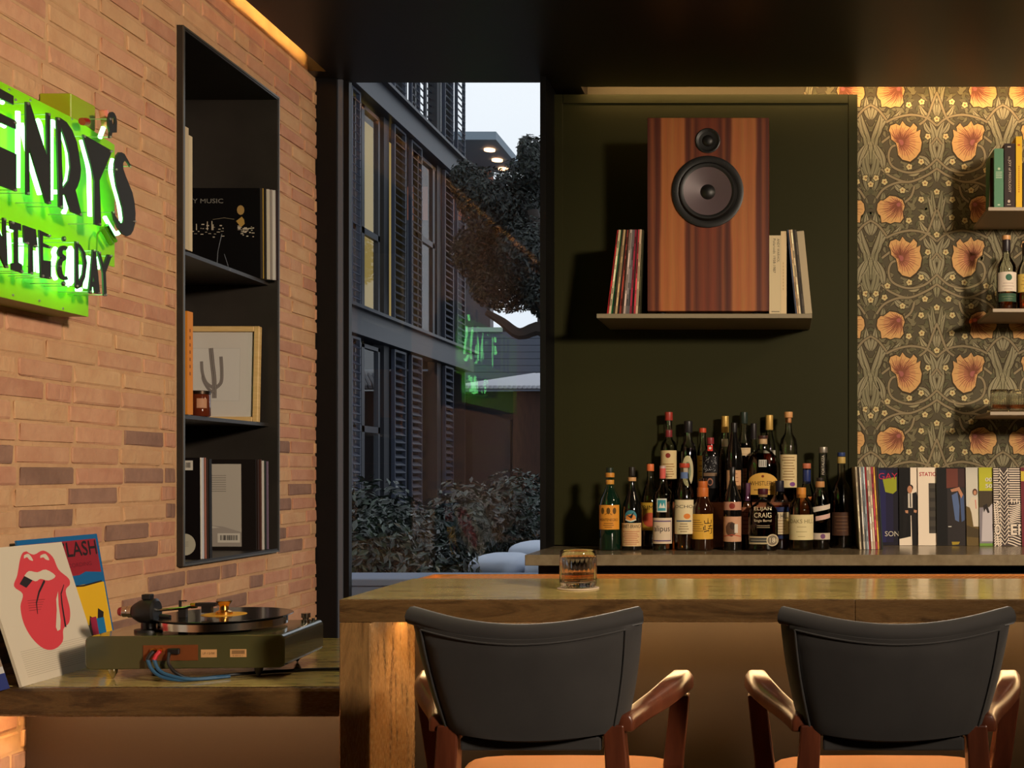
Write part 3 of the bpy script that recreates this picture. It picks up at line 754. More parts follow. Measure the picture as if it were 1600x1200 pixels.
def seat(label, px0, px1, y0, y1, d):
    a, b = at(px0, y1, d), at(px1, y0, d); t = thing('covered_seat', label, 'outdoor seat', ((a.x + b.x) / 2, d, GZ), group='white covered outdoor seats')
    wd = (b.x - a.x) / 2; h = b.z - GZ
    me = MB().box(-wd, wd, -0.05, 0.5, 0.0, h - 0.10).build('seat_base', m_white, t, bevel=0.03)
    cu = MB(); n = 14; secs = []
    for i in range(n + 1):
        tt = i / n * 2 - 1; k = (1 - abs(tt) ** 5) ** 0.5 if abs(tt) < 1 else 0.05; ring = []
        for j in range(16):
            q = 2 * pi * j / 16; cx_ = math.copysign(abs(cos(q)) ** 0.6, cos(q)); cz_ = math.copysign(abs(sin(q)) ** 0.6, sin(q))
            ring.append((wd * tt, 0.22 + 0.28 * cx_ * k, h - 0.07 + 0.07 * cz_ * k))
        secs.append(ring)
    cu.sweep(secs).build('seat_cushion', m_white, t, smooth=60)
seat('white cushioned outdoor seat low in the window, nearer one', 724, 806, 870, 893, 5.55)
seat('white cushioned outdoor seat higher up beside the window edge', 786, 880, 849, 868, 6.25)
seat('white cushioned outdoor seat behind the end of the brown counter', 812, 900, 874, 895, 5.6)

# trees
m_tl = [mat('tree_leaf', (30, 36, 32), 0.6), mat('tree_leaf_light', (42, 48, 42), 0.6), mat('tree_leaf_dark', (18, 22, 22), 0.6)]
m_bark = mat('bark', (46, 38, 34), 0.9)
def tree(name, label, trunk, blobs, n, size, seed, branches=()):
    t = thing(name, label, 'tree', trunk[0])
    o0 = Vector(trunk[0])
    MB().tube([Vector(p) - o0 for p in trunk], [0.26 - 0.16 * i / (len(trunk) - 1) for i in range(len(trunk))], 9).build('trunk', m_bark, t, smooth=True)
    for br in branches:
        MB().tube([Vector(p) - o0 for p in curve([tuple(p) for p in br], 4)], [0.12 - 0.08 * i / (4 * (len(br) - 1)) for i in range(4 * (len(br) - 1) + 1)], 7).build('branch', m_bark, t, smooth=True)
    mb = MB(); leaf_cloud(mb, random.Random(seed), [(Vector(c) - o0, r) for c, r in blobs], n, size)
    tag(mb.build('crown', m_tl, t, recalc=False), None, None, kind='stuff')
TD = 15.5
bl = [(at(px, py, TD + k % 3 * 0.5), (rx * TD / F, 0.9, ry * TD / F)) for k, (px, py, rx, ry) in enumerate(((770, 320, 50, 55), (820, 310, 40, 60), (760, 400, 55, 50), (830, 400, 50, 60), (740, 300, 25, 45), (790, 450, 60, 40), (840, 260, 22, 40), (850, 460, 30, 40), (800, 380, 50, 60)))]
tree('tree', 'large dark leafy tree behind the louvred building', [at(905, 900, TD), at(890, 700, TD), at(870, 500, TD), at(830, 330, TD)], bl, 30000, 0.075, 3,
     ([at(880, 560, TD), at(848, 515, TD), at(812, 522, TD), at(785, 503, TD), at(760, 488, TD)], [at(870, 500, TD), at(820, 430, TD), at(770, 330, TD)]))
bl = [(at(px, py, 30), (rx * 30 / F, 1.5, ry * 30 / F)) for px, py, rx, ry in ((740, 350, 40, 50), (800, 330, 40, 35), (840, 310, 40, 50), (880, 260, 40, 70), (760, 300, 25, 22))]
tree('tree', 'paler tree in the distance under the bright sky', [Vector((at(850, 760, 30).x, 30, GZ)), at(850, 500, 30), at(850, 330, 30)], bl, 12000, 0.12, 4)

# ================================================================== neon sign on the brick wall
def onx(px, py, X):
    d = -X * F / (CX - px); return (d, CH + (CY - py) * d / F)          # (Y, Z) on a plane parallel to the left wall
XF, XT, XL = -1.709, -1.672, -1.634                                       # sign face, neon tubes, letters
sg = thing('neon_sign', 'lime green neon sign with black letters on the brick wall', 'sign', (0, 0, 0))
m_lime = mat('lime_enamel', (140, 200, 8), 0.4, spec=0.35)
m_letter = mat('sign_letter_black', (38, 38, 34), 0.5)
m_bolt = mat('bolt_steel', (190, 186, 178), 0.3, metal=0.8)
m_neon = emat('neon_green', (0.22, 1.0, 0.26), 9.0)
zb, zt = onx(138, 495, XF)[1], onx(0, 127, XF)[1]
yr, yr2 = onx(138, 495, XF)[0], onx(179, 300, XF)[0]
zstep = onx(165, 413, XF)[1]
zt2 = onx(178, 226, XF)[1]
YN = 1.55
outline = [(YN, zb), (yr, zb), (yr, zstep), (yr2, zstep), (yr2, zt2), (onx(120, 189, XF)[0], zt), (YN, zt)]
MB().plate(outline, lambda u, v, h: (XF - h, u, v), 0.003).build('face_plate', m_lime, sg)
MB().box(XW + 0.001, XF - 0.0032, YN, yr - 0.001, zb, zb + 0.10).box(XW + 0.001, XF - 0.0032, YN, yr - 0.05, zb + 0.1005, zt).build('sign_box', mat('lime_side', (120, 120, 24), 0.5), sg)
a0, a1 = onx(60, 145, XW)[0], 2.80
MB().box(XW + 0.002, XF - 0.012, a0, a0 + 0.10, zt + 0.001, CH + 0.925).build('transformer_box', mat('lime_box', (150, 160, 14), 0.45), sg, bevel=0.002, seg=1)
def letter(poly, holes=()):
    f = lambda p: onx(p[0], p[1], XL)
    MB().plate([f(p) for p in poly], lambda u, v, h: (XL - 0.002 + h, u, v), 0.004, [[f(p) for p in h] for h in holes]).build('letter', m_letter, sg)
def strokes(pts, w):
    c = curve(pts, 5); L = []; R = []
    for i in range(len(c)):
        a = c[max(i - 1, 0)]; b = c[min(i + 1, len(c) - 1)]; dx, dy = b[0] - a[0], b[1] - a[1]; q = math.hypot(dx, dy) or 1
        L.append((c[i][0] - dy / q * w * 0.6, c[i][1] + dx / q * w / 2)); R.append((c[i][0] + dy / q * w * 0.6, c[i][1] - dx / q * w / 2))
    return L + R[::-1]
def ring(cx, cy, rx, ry, n=18): return [(cx + rx * cos(2 * pi * i / n), cy + ry * sin(2 * pi * i / n)) for i in range(n)]
letter([(-190, 38), (-165, 50), (-165, 130), (-130, 145), (-130, 67), (-105, 79), (-105, 252), (-130, 243), (-130, 172), (-165, 158), (-165, 230), (-190, 220)])
letter([(-62, 105), (20, 150), (20, 164), (-25, 141), (-25, 165), (23.7, 189), (23.7, 202), (-25, 180), (-25, 218), (24.5, 241), (24.5, 299.6), (-62, 267)])
letter([(39.5, 159), (45.5, 160), (72.3, 244), (72, 176), (77.6, 177), (78, 316), (75, 319.5), (71, 317), (44.3, 229), (45.3, 305), (40.3, 304)])
letter([(87.5, 183), (93, 184), (103, 191), (112, 204), (119, 222), (123, 245), (125.5, 265), (124, 280), (120, 292), (117, 297), (127, 338), (110, 331), (101, 304), (97, 304), (97.8, 327), (91.3, 323)],
       [[(94, 197), (101, 218), (107, 240), (109, 262), (106, 282), (97, 294.5)]])
letter([(129, 210), (132, 211.5), (173.7, 235.5), (172.5, 240), (154.5, 282), (157.3, 353.3), (146.7, 350.7), (146.5, 282), (141, 257), (129.5, 216)])
letter([(202.7, 261), (197.8, 253), (194, 250.5), (191.4, 255), (191.6, 264), (195.3, 274.7), (200.7, 288), (206, 301.3), (209.3, 317.3), (210.7, 333.3), (210, 349), (207.3, 360), (203.3, 366.7), (197.3, 369.3), (190, 365.3), (183.3, 356), (178, 344), (174.7, 330.7), (176.7, 330), (179.3, 337.3), (184.7, 345.3), (188.7, 349.5), (192, 347), (192.5, 341), (190.5, 325.3), (185.5, 306.7), (181, 290.7), (178.3, 273.3), (178, 256), (181, 243), (185, 238), (189, 238), (193.5, 240.5), (200, 252), (203.3, 258.7)])
letter([(170, 178), (172, 175.5), (175, 174.8), (178, 177), (180.3, 182), (181.8, 190), (181.5, 207), (174.5, 207.5), (172.5, 216), (169.5, 216), (170.5, 206), (168.5, 198), (168, 187)], [ring(176.2, 189, 2.0, 6.4, 10)])
letter([(-22, 329), (-18, 330), (4.6, 375), (3.75, 340), (8, 341), (11, 418.5), (8, 419), (-16.5, 365), (-15, 412), (-19.5, 411)])
letter([(15, 344.7), (31.5, 350), (32.2, 360.8), (27, 358.5), (27.7, 410.2), (33.3, 413.2), (33.7, 426.7), (17.7, 421.5), (17.2, 411), (22.5, 411), (22.5, 360), (15.7, 357.7)])
letter([(35.7, 351.7), (54.7, 358.5), (57.7, 385.5), (54.7, 387), (50.2, 383.2), (51, 428.2), (45, 427.5), (45, 382.5), (36.7, 378.7)])
letter([(60.3, 359.2), (77.2, 367.5), (77.2, 371.2), (66, 368.2), (66, 379.5), (78.7, 385.5), (78, 388.5), (66, 385.5), (66.4, 406.5), (78.7, 408), (78.7, 436.5), (63, 433.5)])
letter(strokes([(103.5, 389), (98, 386.5), (93.5, 391.5), (94, 398), (99.5, 403), (94, 408), (92.2, 418.5), (94.7, 430), (99.7, 435), (104.5, 434)], 5.5))
letter(ring(99.7, 373.2, 2.6, 4.2, 10)); letter(ring(99, 443, 2.4, 3.8, 10))
letter([(117, 377), (124.5, 382.5), (132, 394.5), (135, 411), (132, 433.5), (126, 448.5), (120, 451.5), (117, 447)], [[(121.2, 386), (127.5, 394.5), (130, 411), (128, 429), (122.2, 441)]])
letter([(144, 390), (148.5, 390.7), (155.2, 459.7), (147.7, 458.2), (146.2, 448.5), (143, 447.7), (142.5, 459), (138, 457.5)], [[(144.6, 430), (146, 440), (143.2, 440)]])
letter([(151.5, 392.2), (155.2, 393.7), (161.2, 414), (167.2, 397.5), (174, 399), (164.2, 426), (165.7, 462.7), (161.2, 462), (159.7, 426)])
def neon(pts, r=0.0052):
    c = curve([onx(p[0], p[1], XT) for p in pts], 4)
    MB().tube([(XT, y, z) for y, z in c], r, 7).build('neon_tube', m_neon, sg, smooth=True)
for t in ([(28, 174), (28, 230), (27.7, 293)], [(33, 192), (40, 225), (50, 265), (62, 304)], [(58, 187), (63, 197), (64.5, 225), (64, 262)],
          [(79, 312), (79.5, 250), (80, 196), (84, 191.5), (90, 200), (98, 213), (105, 236), (106.5, 265), (103, 285), (98, 294)], [(81, 300), (92, 300)], [(98.7, 306), (103, 322), (99, 333)],
          [(127, 219), (131, 235), (138, 264), (139.5, 300), (140.4, 338)], [(176, 249), (172.7, 265), (177, 287), (185, 316), (190, 348)], [(163.5, 339), (172, 354), (180, 365), (186, 363)],
          [(161.6, 199.4), (156, 215)], [(-20, 150), (-5, 156), (4, 160)], [(-20, 184), (-5, 191), (7, 197)], [(-70, 130), (-70, 200), (-70, 262)], [(-112, 100), (-112, 160), (-112, 240)], [(-172, 70), (-172, 140), (-172, 215)], [(-168, 145), (-120, 166)],
          [(-7, 352), (0, 372), (8, 400)], [(12.5, 364), (14, 390), (14, 412)], [(33, 372), (33, 395), (32, 414)], [(11, 356), (18, 360)], [(51.5, 392), (51, 424)], [(61, 372), (60, 400), (60.5, 426)],
          [(87, 388), (83.5, 394), (85, 402), (82, 414), (83, 428), (87, 436)], [(107, 386), (108, 400), (106, 425), (105, 444), (111, 441), (114, 428), (114.5, 400), (109, 386)], [(125, 414), (125, 428), (121, 440)],
          [(138, 402), (136, 425), (133, 450)], [(136, 402), (141, 405)], [(154, 402), (152.5, 420)], [(145, 444), (145, 456)], [(120, 453), (126, 452)]):
    neon(t)
so = MB()
for px, py in ((42.5, 162), (75.5, 179), (90, 186), (131, 213), (172, 237), (43, 302), (76.5, 317), (94.7, 323), (125, 335), (155, 350), (180.5, 265), (202, 260), (176.5, 332), (209.5, 346), (171, 186), (171, 214), (22.5, 156), (22, 192), (23, 297),
               (6, 343), (9.6, 417), (18.5, 348), (33, 424), (41.5, 380), (55, 384.5), (48, 427), (76, 368.5), (77.5, 386), (65.5, 431), (77.5, 434), (99.7, 373), (99, 443), (93.3, 416), (119.5, 379), (119.5, 447), (147, 392), (140.5, 456), (154, 458), (154.5, 395), (172.5, 400), (164, 461)):
    y, z = onx(px, py, XL); so.tube([(XF, y, z), (XL - 0.002, y, z)], 0.0011, 5)
    so.lathe([(0.0034, 0), (0.0028, 0.002), (0.001, 0.003)], 7, axis='x', c=(XL + 0.0022, y, z))
tag(so.build('standoff_bolts', m_bolt, sg), None, None, kind='stuff')
rv = MB()
for px, py in ((0.5, 140), (14, 140), (47, 157), (112, 186), (175, 236), (20, 461), (61, 470), (98, 482), (139, 455)):
    y, z = onx(px, py, XF); rv.lathe([(0.0032, 0), (0.0024, 0.0022)], 7, axis='x', c=(XF, min(y, yr2 - 0.01), z))
tag(rv.build('rivets', m_bolt, sg), None, None, kind='stuff')
for a, b in (((159, 356), (174, 381)), ((166, 352), (180, 377))):
    (y0, z0), (y1, z1) = onx(*a, XT), onx(*b, XT)
    MB().tube([(XT, y0, z0), (XT, (y0 + y1) / 2, (z0 + z1) / 2), (XT, y1, z1)], 0.006, 8).build('tube_end', mat('painted_tube', (86, 150, 24), 0.35), sg, smooth=True)
(y0, z0), (y1, z1) = onx(161, 172, XT), onx(167, 200, XT)
MB().tube([(XT, y0, z0), (XT, y1, z1)], 0.011, 9).build('glass_electrode', mat('electrode_glow_pink', (216, 120, 100), 0.3), sg, smooth=True)  # reddish electrode glow put into a plain pink base colour
(y0, z0), (y1, z1) = onx(128, 190, XT), onx(136, 190, XT)
MB().tube([(XT, y0, z0), (XT, y1, z1)], 0.009, 9).build('cap', mat('red_rubber', (150, 30, 24), 0.5), sg, smooth=True)
MB().tube([(XT, *onx(160, 355, XT)), (XT, *onx(152, 366, XT)), (XT, *onx(151, 395, XT))], 0.0022, 6).build('wire', mat('painted_tube'), sg)

# ================================================================== sleeves and books: flat slabs with print
def slab(name, label, cat, o, u, v, w_, h_, t, cover, edge=(214, 206, 190), group=None, prints=None, gloss=False):
    """a sleeve whose face spans u (width) and v (height) from corner o; thickness goes behind the face"""
    r = thing(name, label, cat, group=group, mat4=axes(o, u, v))
    MB().box(0, w_, 0.0, t, 0, h_).build('sleeve', [mat('edge_%d_%d_%d' % edge, edge, 0.7)], r)
    p = Print(LOCAL, 1); p.rect(0, 0, w_, h_, cover, 0)
    if prints: prints(p)
    p.build('cover_print', r, printmat('print_gloss', 0.28, 0.5) if gloss else None)
    return r
LP = 0.315
# --- leaning on the brick wall, on the side counter
def tongue(p):
    k = LP
    def q(x, y):                                                       # photo outline straightened onto the square sleeve
        a, b = x + 134, y - 182; return ((a * 980 - b * 278) / 489436 * k, k - (479 * b + 72 * a) / 489436 * k)
    S = lambda pts, c, l: p.poly([q(*a) for a in pts], c, l)
    red = (214, 64, 70); cream = (214, 200, 176); ink = (40, 32, 30)
    cl = curve([(130, 190), (175, 215), (230, 182), (290, 230), (330, 330), (395, 400), (405, 450), (380, 500), (410, 640), (408, 740), (372, 790), (370, 880), (320, 930), (255, 915), (185, 830), (135, 720), (112, 600), (122, 510), (70, 450), (85, 370), (95, 260), (108, 205), (130, 190)], 4)[:-1]
    off = cl
    S(off, red, 1)
    T = lambda pts: pts
    S(T(curve([(125, 375), (150, 340), (200, 350), (250, 330), (312, 380), (270, 415), (220, 400), (190, 418), (125, 375)], 3)[:-1]), cream, 2)
    S(T([(124, 378), (178, 405), (140, 465), (100, 435)]), ink, 2)
    S(T(curve([(118, 220), (145, 210), (172, 260), (150, 255), (135, 235), (118, 245), (118, 220)], 3)[:-1]), cream, 2)
    S(T(curve([(215, 220), (245, 208), (270, 255), (248, 252), (232, 235), (214, 240), (215, 220)], 3)[:-1]), cream, 2)
    p.line([q(*a) for a in T([(245, 415), (215, 500), (202, 580), (212, 662)])], [0.006, 0.005, 0.004, 0.002], ink, 3)
    p.line([q(*a) for a in T([(366, 450), (350, 520), (358, 600), (385, 775)])], [0.002, 0.004, 0.005, 0.006], ink, 3)
    S(T([(330, 500), (336, 600), (352, 720), (352, 790), (335, 800), (324, 770), (326, 640), (320, 560)]), cream, 3)
    for i in range(5): p.line([q(*a) for a in T([(150 + i * 3, 560 + i * 18), (250 - i * 5, 556 + i * 18)])], 0.0012, (150, 50, 52), 2.6)
    for i in range(13): p.line([(0.03, 0.075 - i * 0.0048), (0.285, 0.075 - i * 0.0048)], 0.0009, (176, 160, 136), 1)
def lean(yb, xb, xt, ln=LP):
    """corner, width and height directions of a sleeve leaning against the left wall; its face looks at the room"""
    return (xb, yb, SCZ + 0.0006), (0.0, 1, 0), (xt - xb, 0, math.sqrt(LP ** 2 - (xt - xb) ** 2))
o, u, v = lean(2.515, -1.655, -1.752); u = (-0.045, 1, 0)
slab('record_sleeve', 'cream record sleeve with a red tongue emblem leaning on the brick wall', 'record sleeve', o, u, v, LP, LP, 0.006, (214, 200, 176), (196, 182, 156), 'sleeves beside the turntable', tongue)
def clash(p):
    B, R, Y, K = (24, 96, 150), (150, 34, 44), (226, 176, 26), (38, 28, 26)
    p.rect(0.0, 0, LP, LP, B, 0.2); p.rect(0.006, 0.006, LP - 0.006, 0.19, Y, 1); p.rect(0.006, 0.215, LP - 0.010, LP - 0.012, R, 1)
    p.poly([(0.006, 0.19), (LP - 0.006, 0.195), (LP - 0.006, 0.215), (0.24, 0.222), (0.2, 0.212), (0.12, 0.218), (0.006, 0.208)], B, 2)
    p.text('THE CLASH', 0.016, 0.262, 0.036, K, 2, 0.285); p.text('THE CLASH', 0.019, 0.264, 0.036, K, 2, 0.283)
    p.text('STEREO RECORDING', 0.07, 0.236, 0.010, (104, 24, 34), 2, 0.20)
    for a, b, c, d in ((0.10, 0.05, 0.06, 0.07), (0.205, 0.05, 0.05, 0.06), (0.25, 0.085, 0.035, 0.04)): p.poly([(a, b), (a + c * 0.4, b + d), (a + c, b + d * 0.7), (a + c * 0.8, b + d * 0.2)], K, 3)
    p.rect(0.225, 0.06, 0.25, 0.105, (150, 34, 60), 4); p.rect(0.25, 0.055, 0.282, 0.10, (30, 110, 160), 4)
    p.poly([(0.175, 0.02), (0.215, 0.02), (0.225, 0.085), (0.2, 0.09)], (70, 56, 44), 4)
    p.line([(0.01, 0.189), (0.08, 0.185), (0.15, 0.191), (0.22, 0.187), (0.3, 0.192)], 0.004, K, 3)
o, u, v = lean(2.672, -1.718, -1.772)
slab('record_sleeve', 'red, blue and yellow record sleeve lettered THE CLASH against the bricks', 'record sleeve', o, u, v, LP, LP, 0.004, (24, 96, 150), (40, 96, 140), 'sleeves beside the turntable', clash)
def third(p):
    p.rect(0, 0.05, LP, LP, (196, 192, 188), 1); p.rect(0, 0.0, LP, 0.035, (52, 62, 120), 1)
    p.poly([(0.14, 0.16), (LP, 0.15), (LP, 0.185), (0.2, 0.19)], (88, 84, 84), 2); p.poly([(0.2, 0.05), (LP, 0.05), (LP, 0.12), (0.24, 0.10)], (150, 128, 110), 2)
o, u, v = lean(2.185, -1.672, -1.772)
slab('record_sleeve', 'pale record sleeve with a blue lower band at the left picture edge', 'record sleeve', o, u, v, LP, LP, 0.005, (196, 192, 188), (30, 28, 28), 'sleeves beside the turntable', third)

# --- in the recessed wall shelf
g1 = 'records on the top board of the wall shelf'
def roxy(p):
    p.text('ROXY MUSIC', 0.022, 0.262, 0.0155, (130, 126, 118), 1, 0.165)
    r_ = random.Random(2)
    for i in range(60):
        x = r_.choice((r_.uniform(0.05, 0.19), r_.uniform(0.235, 0.29))); y = 0.165 + r_.gauss(0, 0.010)
        p.rect(x, y, x + r_.uniform(0.003, 0.011), y + r_.uniform(0.001, 0.004), (196, 182, 160), 1)
    for x, h in ((0.075, 0.018), (0.092, 0.022), (0.13, 0.03), (0.146, 0.032), (0.15, 0.02)): p.rect(x, 0.168, x + 0.003, 0.168 + h, (190, 176, 152), 1)
    p.poly([(0.232, 0.20), (0.252, 0.215), (0.26, 0.205), (0.262, 0.19), (0.248, 0.178)], (176, 140, 74), 2); p.ell(0.248, 0.238, 0.013, 0.017, (168, 134, 80), 2, 12)
    p.line([(0.182, 0.155), (0.168, 0.095), (0.164, 0.04)], 0.0022, (120, 124, 130), 2); p.line([(0.19, 0.085), (0.203, 0.045), (0.206, 0.018)], 0.0022, (110, 114, 122), 2)
    p.line([(0.15, 0.205), (0.19, 0.211), (0.225, 0.206)], 0.0016, (130, 118, 96), 2)
def niche_stack(zs, items, y_front, right, group, dy, dx=0.0):
    """upright sleeves one behind the other facing along the wall, spines towards the room; the first is the nearest"""
    y = y_front; x = right
    for i, (lab, cover, edge, t, h, pr) in enumerate(items):
        slab('record_sleeve', lab, 'record sleeve', (x - h, y, zs + 0.0006), (1, 0, 0), (0, -0.012, 1), h, h, t, cover, edge, group, pr)
        y += t + dy; x += dx
niche_stack(SH1, [('black record sleeve lettered ROXY MUSIC with city lights', (14, 12, 12), (16, 14, 14), 0.004, LP, roxy),
                  ('record with many coloured spine just behind the black sleeve', (60, 52, 46), (196, 160, 60), 0.006, LP, None),
                  ('dark spined record between coloured and cream spines on the top board', (40, 36, 34), (40, 36, 34), 0.005, LP, None),
                  ('cream spined record third behind the black sleeve', (200, 190, 172), (206, 196, 178), 0.006, LP, None),
                  ('grey spined record near the end of the top board', (140, 132, 126), (168, 158, 150), 0.006, LP, None),
                  ('white spined record second from last on the top board', (200, 196, 190), (196, 188, 178), 0.005, LP, None),
                  ('dark purple spined record last on the top board', (50, 40, 42), (58, 42, 44), 0.005, LP, None)], 4.022, -1.815, g1, 0.0008, 0.0078)
def book(name, label, o, u, w_, h_, t, col, edge=(206, 196, 172), group=None, prints=None, cat='book', v=(0, 0, 1)):
    """book standing with its spine facing; u runs along the spine's width, depth t goes behind"""
    r = thing(name, label, cat, group=group, mat4=axes(o, u, v))
    m = mat('cover_%d_%d_%d' % col, col, 0.5, spec=0.15)
    b = MB(); b.box(0, 0.0025, 0.0022, t, 0, h_).box(w_ - 0.0025, w_, 0.0022, t, 0, h_).build('cover_board', m, r)
    MB().box(0, w_, 0, 0.002, 0, h_).build('spine', m, r)
    MB().box(0.0026, w_ - 0.0026, 0.004, t - 0.004, 0.003, h_ - 0.003).build('pages', mat('pages_%d_%d_%d' % edge, edge, 0.8), r)
    if prints:
        p = Print(LOCAL, 1); prints(p); p.build('spine_print', r)
    return r
book('book', 'tall cream book at the near end of the top board', (-1.805, NY0 + 0.075, SH1 + 0.0006), (0, 1, 0), 0.020, 0.352, 0.26, (206, 186, 148))
book('book', 'taller pale book nearest the frame on the top board', (-1.805, NY0 + 0.052, SH1 + 0.0006), (0, 1, 0), 0.020, 0.372, 0.26, (190, 170, 136))
book('book', 'orange backed book beside the cactus picture', (-1.806, NY0 + 0.066, SH2 + 0.0006), (0, 1, 0), 0.034, 0.315, 0.24, (214, 132, 40),
     prints=lambda p: [p.rect(0.012, 0.12 + k * 0.022, 0.020, 0.13 + k * 0.022, (150, 84, 24), 1) for k in range(7)])
# framed cactus drawing
fr = thing('picture_frame', 'pale wood framed cactus drawing leaning in the wall shelf', 'picture', mat4=axes((-2.135, 4.030, SH2 + 0.0006), (1, 0, 0), (0, 0.045, 1)))
FWD, FHT, fb = 0.306, 0.338, 0.019
m_fr = mat('ash_wood', (226, 190, 128), 0.5, rgb2=(208, 168, 104), vscale=14, stretch=(1, 1, 8))
for b in ((0, fb, 0, FHT), (FWD - fb, FWD, 0, FHT)): MB().box(b[0], b[1], 0, 0.022, b[2], b[3]).build('frame_bar', m_fr, fr, bevel=0.002, seg=1)
for b in ((fb + 0.0005, FWD - fb - 0.0005, 0, fb), (fb + 0.0005, FWD - fb - 0.0005, FHT - fb, FHT)): MB().box(b[0], b[1], 0.0005, 0.022, b[2], b[3]).build('frame_bar', m_fr, fr, bevel=0.002, seg=1)
MB().box(fb, FWD - fb, 0.012, 0.018, fb, FHT - fb).build('mount_board', mat('mount_white', (222, 214, 202), 0.7), fr)
p = Print(lambda a, b, h: (a, 0.012 - h, b), 1)
p.rect(0.062, 0.075, 0.236, 0.262, (206, 200, 190), 0); p.rect(0.0635, 0.0765, 0.2345, 0.2605, (224, 218, 208), 1)
cg = (128, 118, 112)
for st, w_ in (([(0.148, 0.085), (0.146, 0.15), (0.138, 0.21), (0.132, 0.262)], 0.016), ([(0.146, 0.12), (0.118, 0.14), (0.104, 0.175), (0.10, 0.215)], 0.011), ([(0.15, 0.12), (0.170, 0.14), (0.172, 0.18), (0.168, 0.232)], 0.012), ([(0.15, 0.10), (0.125, 0.12), (0.108, 0.15), (0.106, 0.17)], 0.010)):
    c = curve(st, 5); p.line(c, w_, cg, 2); p.line(c, w_ * 0.55, (164, 154, 146), 3); p.line(c, w_ * 0.15, (96, 88, 84), 4)
p.build('cactus_drawing', fr)
MB().box(fb, FWD - fb, 0.006, 0.008, fb, FHT - fb).build('picture_glass', glassmat('clear_glass', (0.98, 0.98, 0.98), 1.4), fr)
cj = thing('candle_jar', 'small amber candle jar with label before the cactus picture', 'candle', (-1.835, NY0 + 0.205, SH2 + 0.0006))
MB().lathe([(0.026, 0), (0.029, 0.004), (0.029, 0.066), (0.027, 0.070), (0.0255, 0.070), (0.027, 0.064), (0.027, 0.006)], 28, cap=False).lathe([(0.026, 0), (0.0265, 0.001)], 28).build('jar', mat('amber_glass', (92, 38, 20), 0.08, coat=0.5), cj, smooth=True)
MB().lathe([(0.0295, 0.0705), (0.0295, 0.080), (0.028, 0.081)], 28).build('lid', mat('dark_bronze', (52, 40, 30), 0.35, metal=0.8), cj, smooth=True)
p = Print(lambda a, b, h: ((0.0293 + h) * sin(a / 0.0293 + 0.55), -(0.0293 + h) * cos(a / 0.0293 + 0.55), b), 1); p.rect(-0.014, 0.026, 0.016, 0.056, (176, 128, 98), 0, 8); p.build('jar_label', cj)
# bottom board
g3 = 'records on the bottom board of the wall shelf'
def barcode(p, x0, y0, w_, h_, layer=1):
    p.rect(x0, y0, x0 + w_, y0 + h_, (206, 198, 184), layer); r_ = random.Random(9); x = x0 + w_ * 0.12
    while x < x0 + w_ * 0.85:
        t = r_.uniform(0.0012, 0.004); p.rect(x, y0 + h_ * 0.25, x + t, y0 + h_ * 0.8, (40, 36, 34), layer + 1); x += t + r_.uniform(0.001, 0.003)
def blacksl(p):
    barcode(p, 0.243, 0.276, 0.050, 0.030); p.ell(0.266, 0.045, 0.034, 0.034, (178, 172, 152), 1, 28)
    for k in range(3): p.rect(0.248, 0.040 + k * 0.006, 0.278, 0.0415 + k * 0.006, (140, 134, 116), 2)
def greysl(p):
    p.rect(0.004, 0.012, LP - 0.05, LP - 0.016, (184, 174, 160), 1)
    p.poly([(0.004, 0.012), (LP - 0.05, 0.012), (LP - 0.05, 0.062), (0.20, 0.082), (0.165, 0.085), (0.15, 0.098), (0.135, 0.08), (0.004, 0.10)], (160, 150, 140), 2)
    p.poly([(0.004, 0.08), (0.14, 0.088), (0.19, 0.078), (0.10, 0.07), (0.004, 0.066)], (196, 188, 174), 3)
    for k in range(8): p.rect(0.07, 0.258 - k * 0.0078, 0.212, 0.2595 - k * 0.0078, (104, 98, 92), 2)
    barcode(p, 0.182, 0.026, 0.078, 0.032, 4)
y0 = NY0 + 0.135
niche_stack(SH3, [('black record sleeve with round grey sticker and barcode on the bottom board', (20, 16, 16), (206, 198, 184), 0.008, LP, blacksl),
                  ('pale blue white spined record on the bottom board', (196, 196, 200), (186, 190, 200), 0.008, LP, None),
                  ('record with pink and yellow spine on the bottom board', (120, 80, 60), (176, 110, 96), 0.007, LP, None),
                  ('dark brown spined record on the bottom board', (44, 36, 32), (60, 44, 36), 0.006, LP - 0.004, None),
                  ('black record sleeve with half hidden grey sticker on the bottom board', (22, 18, 18), (24, 20, 20), 0.016, LP - 0.004, lambda p: p.ell(0.262, 0.052, 0.034, 0.034, (140, 134, 120), 1, 24))],
            y0, -1.800, g3, 0.001, 0.003)
niche_stack(SH3, [('grey photo sleeve with printed text block and barcode, bottom board', (30, 24, 22), (34, 28, 26), 0.006, LP, greysl),
                  ('dark brown spined record right of the grey photo sleeve', (40, 26, 22), (52, 32, 26), 0.012, LP, None),
                  ('reddish brown spined record right of the grey photo sleeve', (70, 40, 32), (84, 46, 36), 0.008, LP, None),
                  ('white spined record with black lettering, bottom board far end', (206, 200, 190), (206, 198, 186), 0.009, LP - 0.004, None),
                  ('dark green spined record at the far end of the bottom board', (40, 48, 46), (40, 46, 44), 0.007, LP - 0.004, None),
                  ('mauve spined record last on the bottom board', (110, 90, 110), (126, 104, 120), 0.006, LP - 0.006, None)],
            4.005, -1.822, g3, 0.0008, 0.0042)

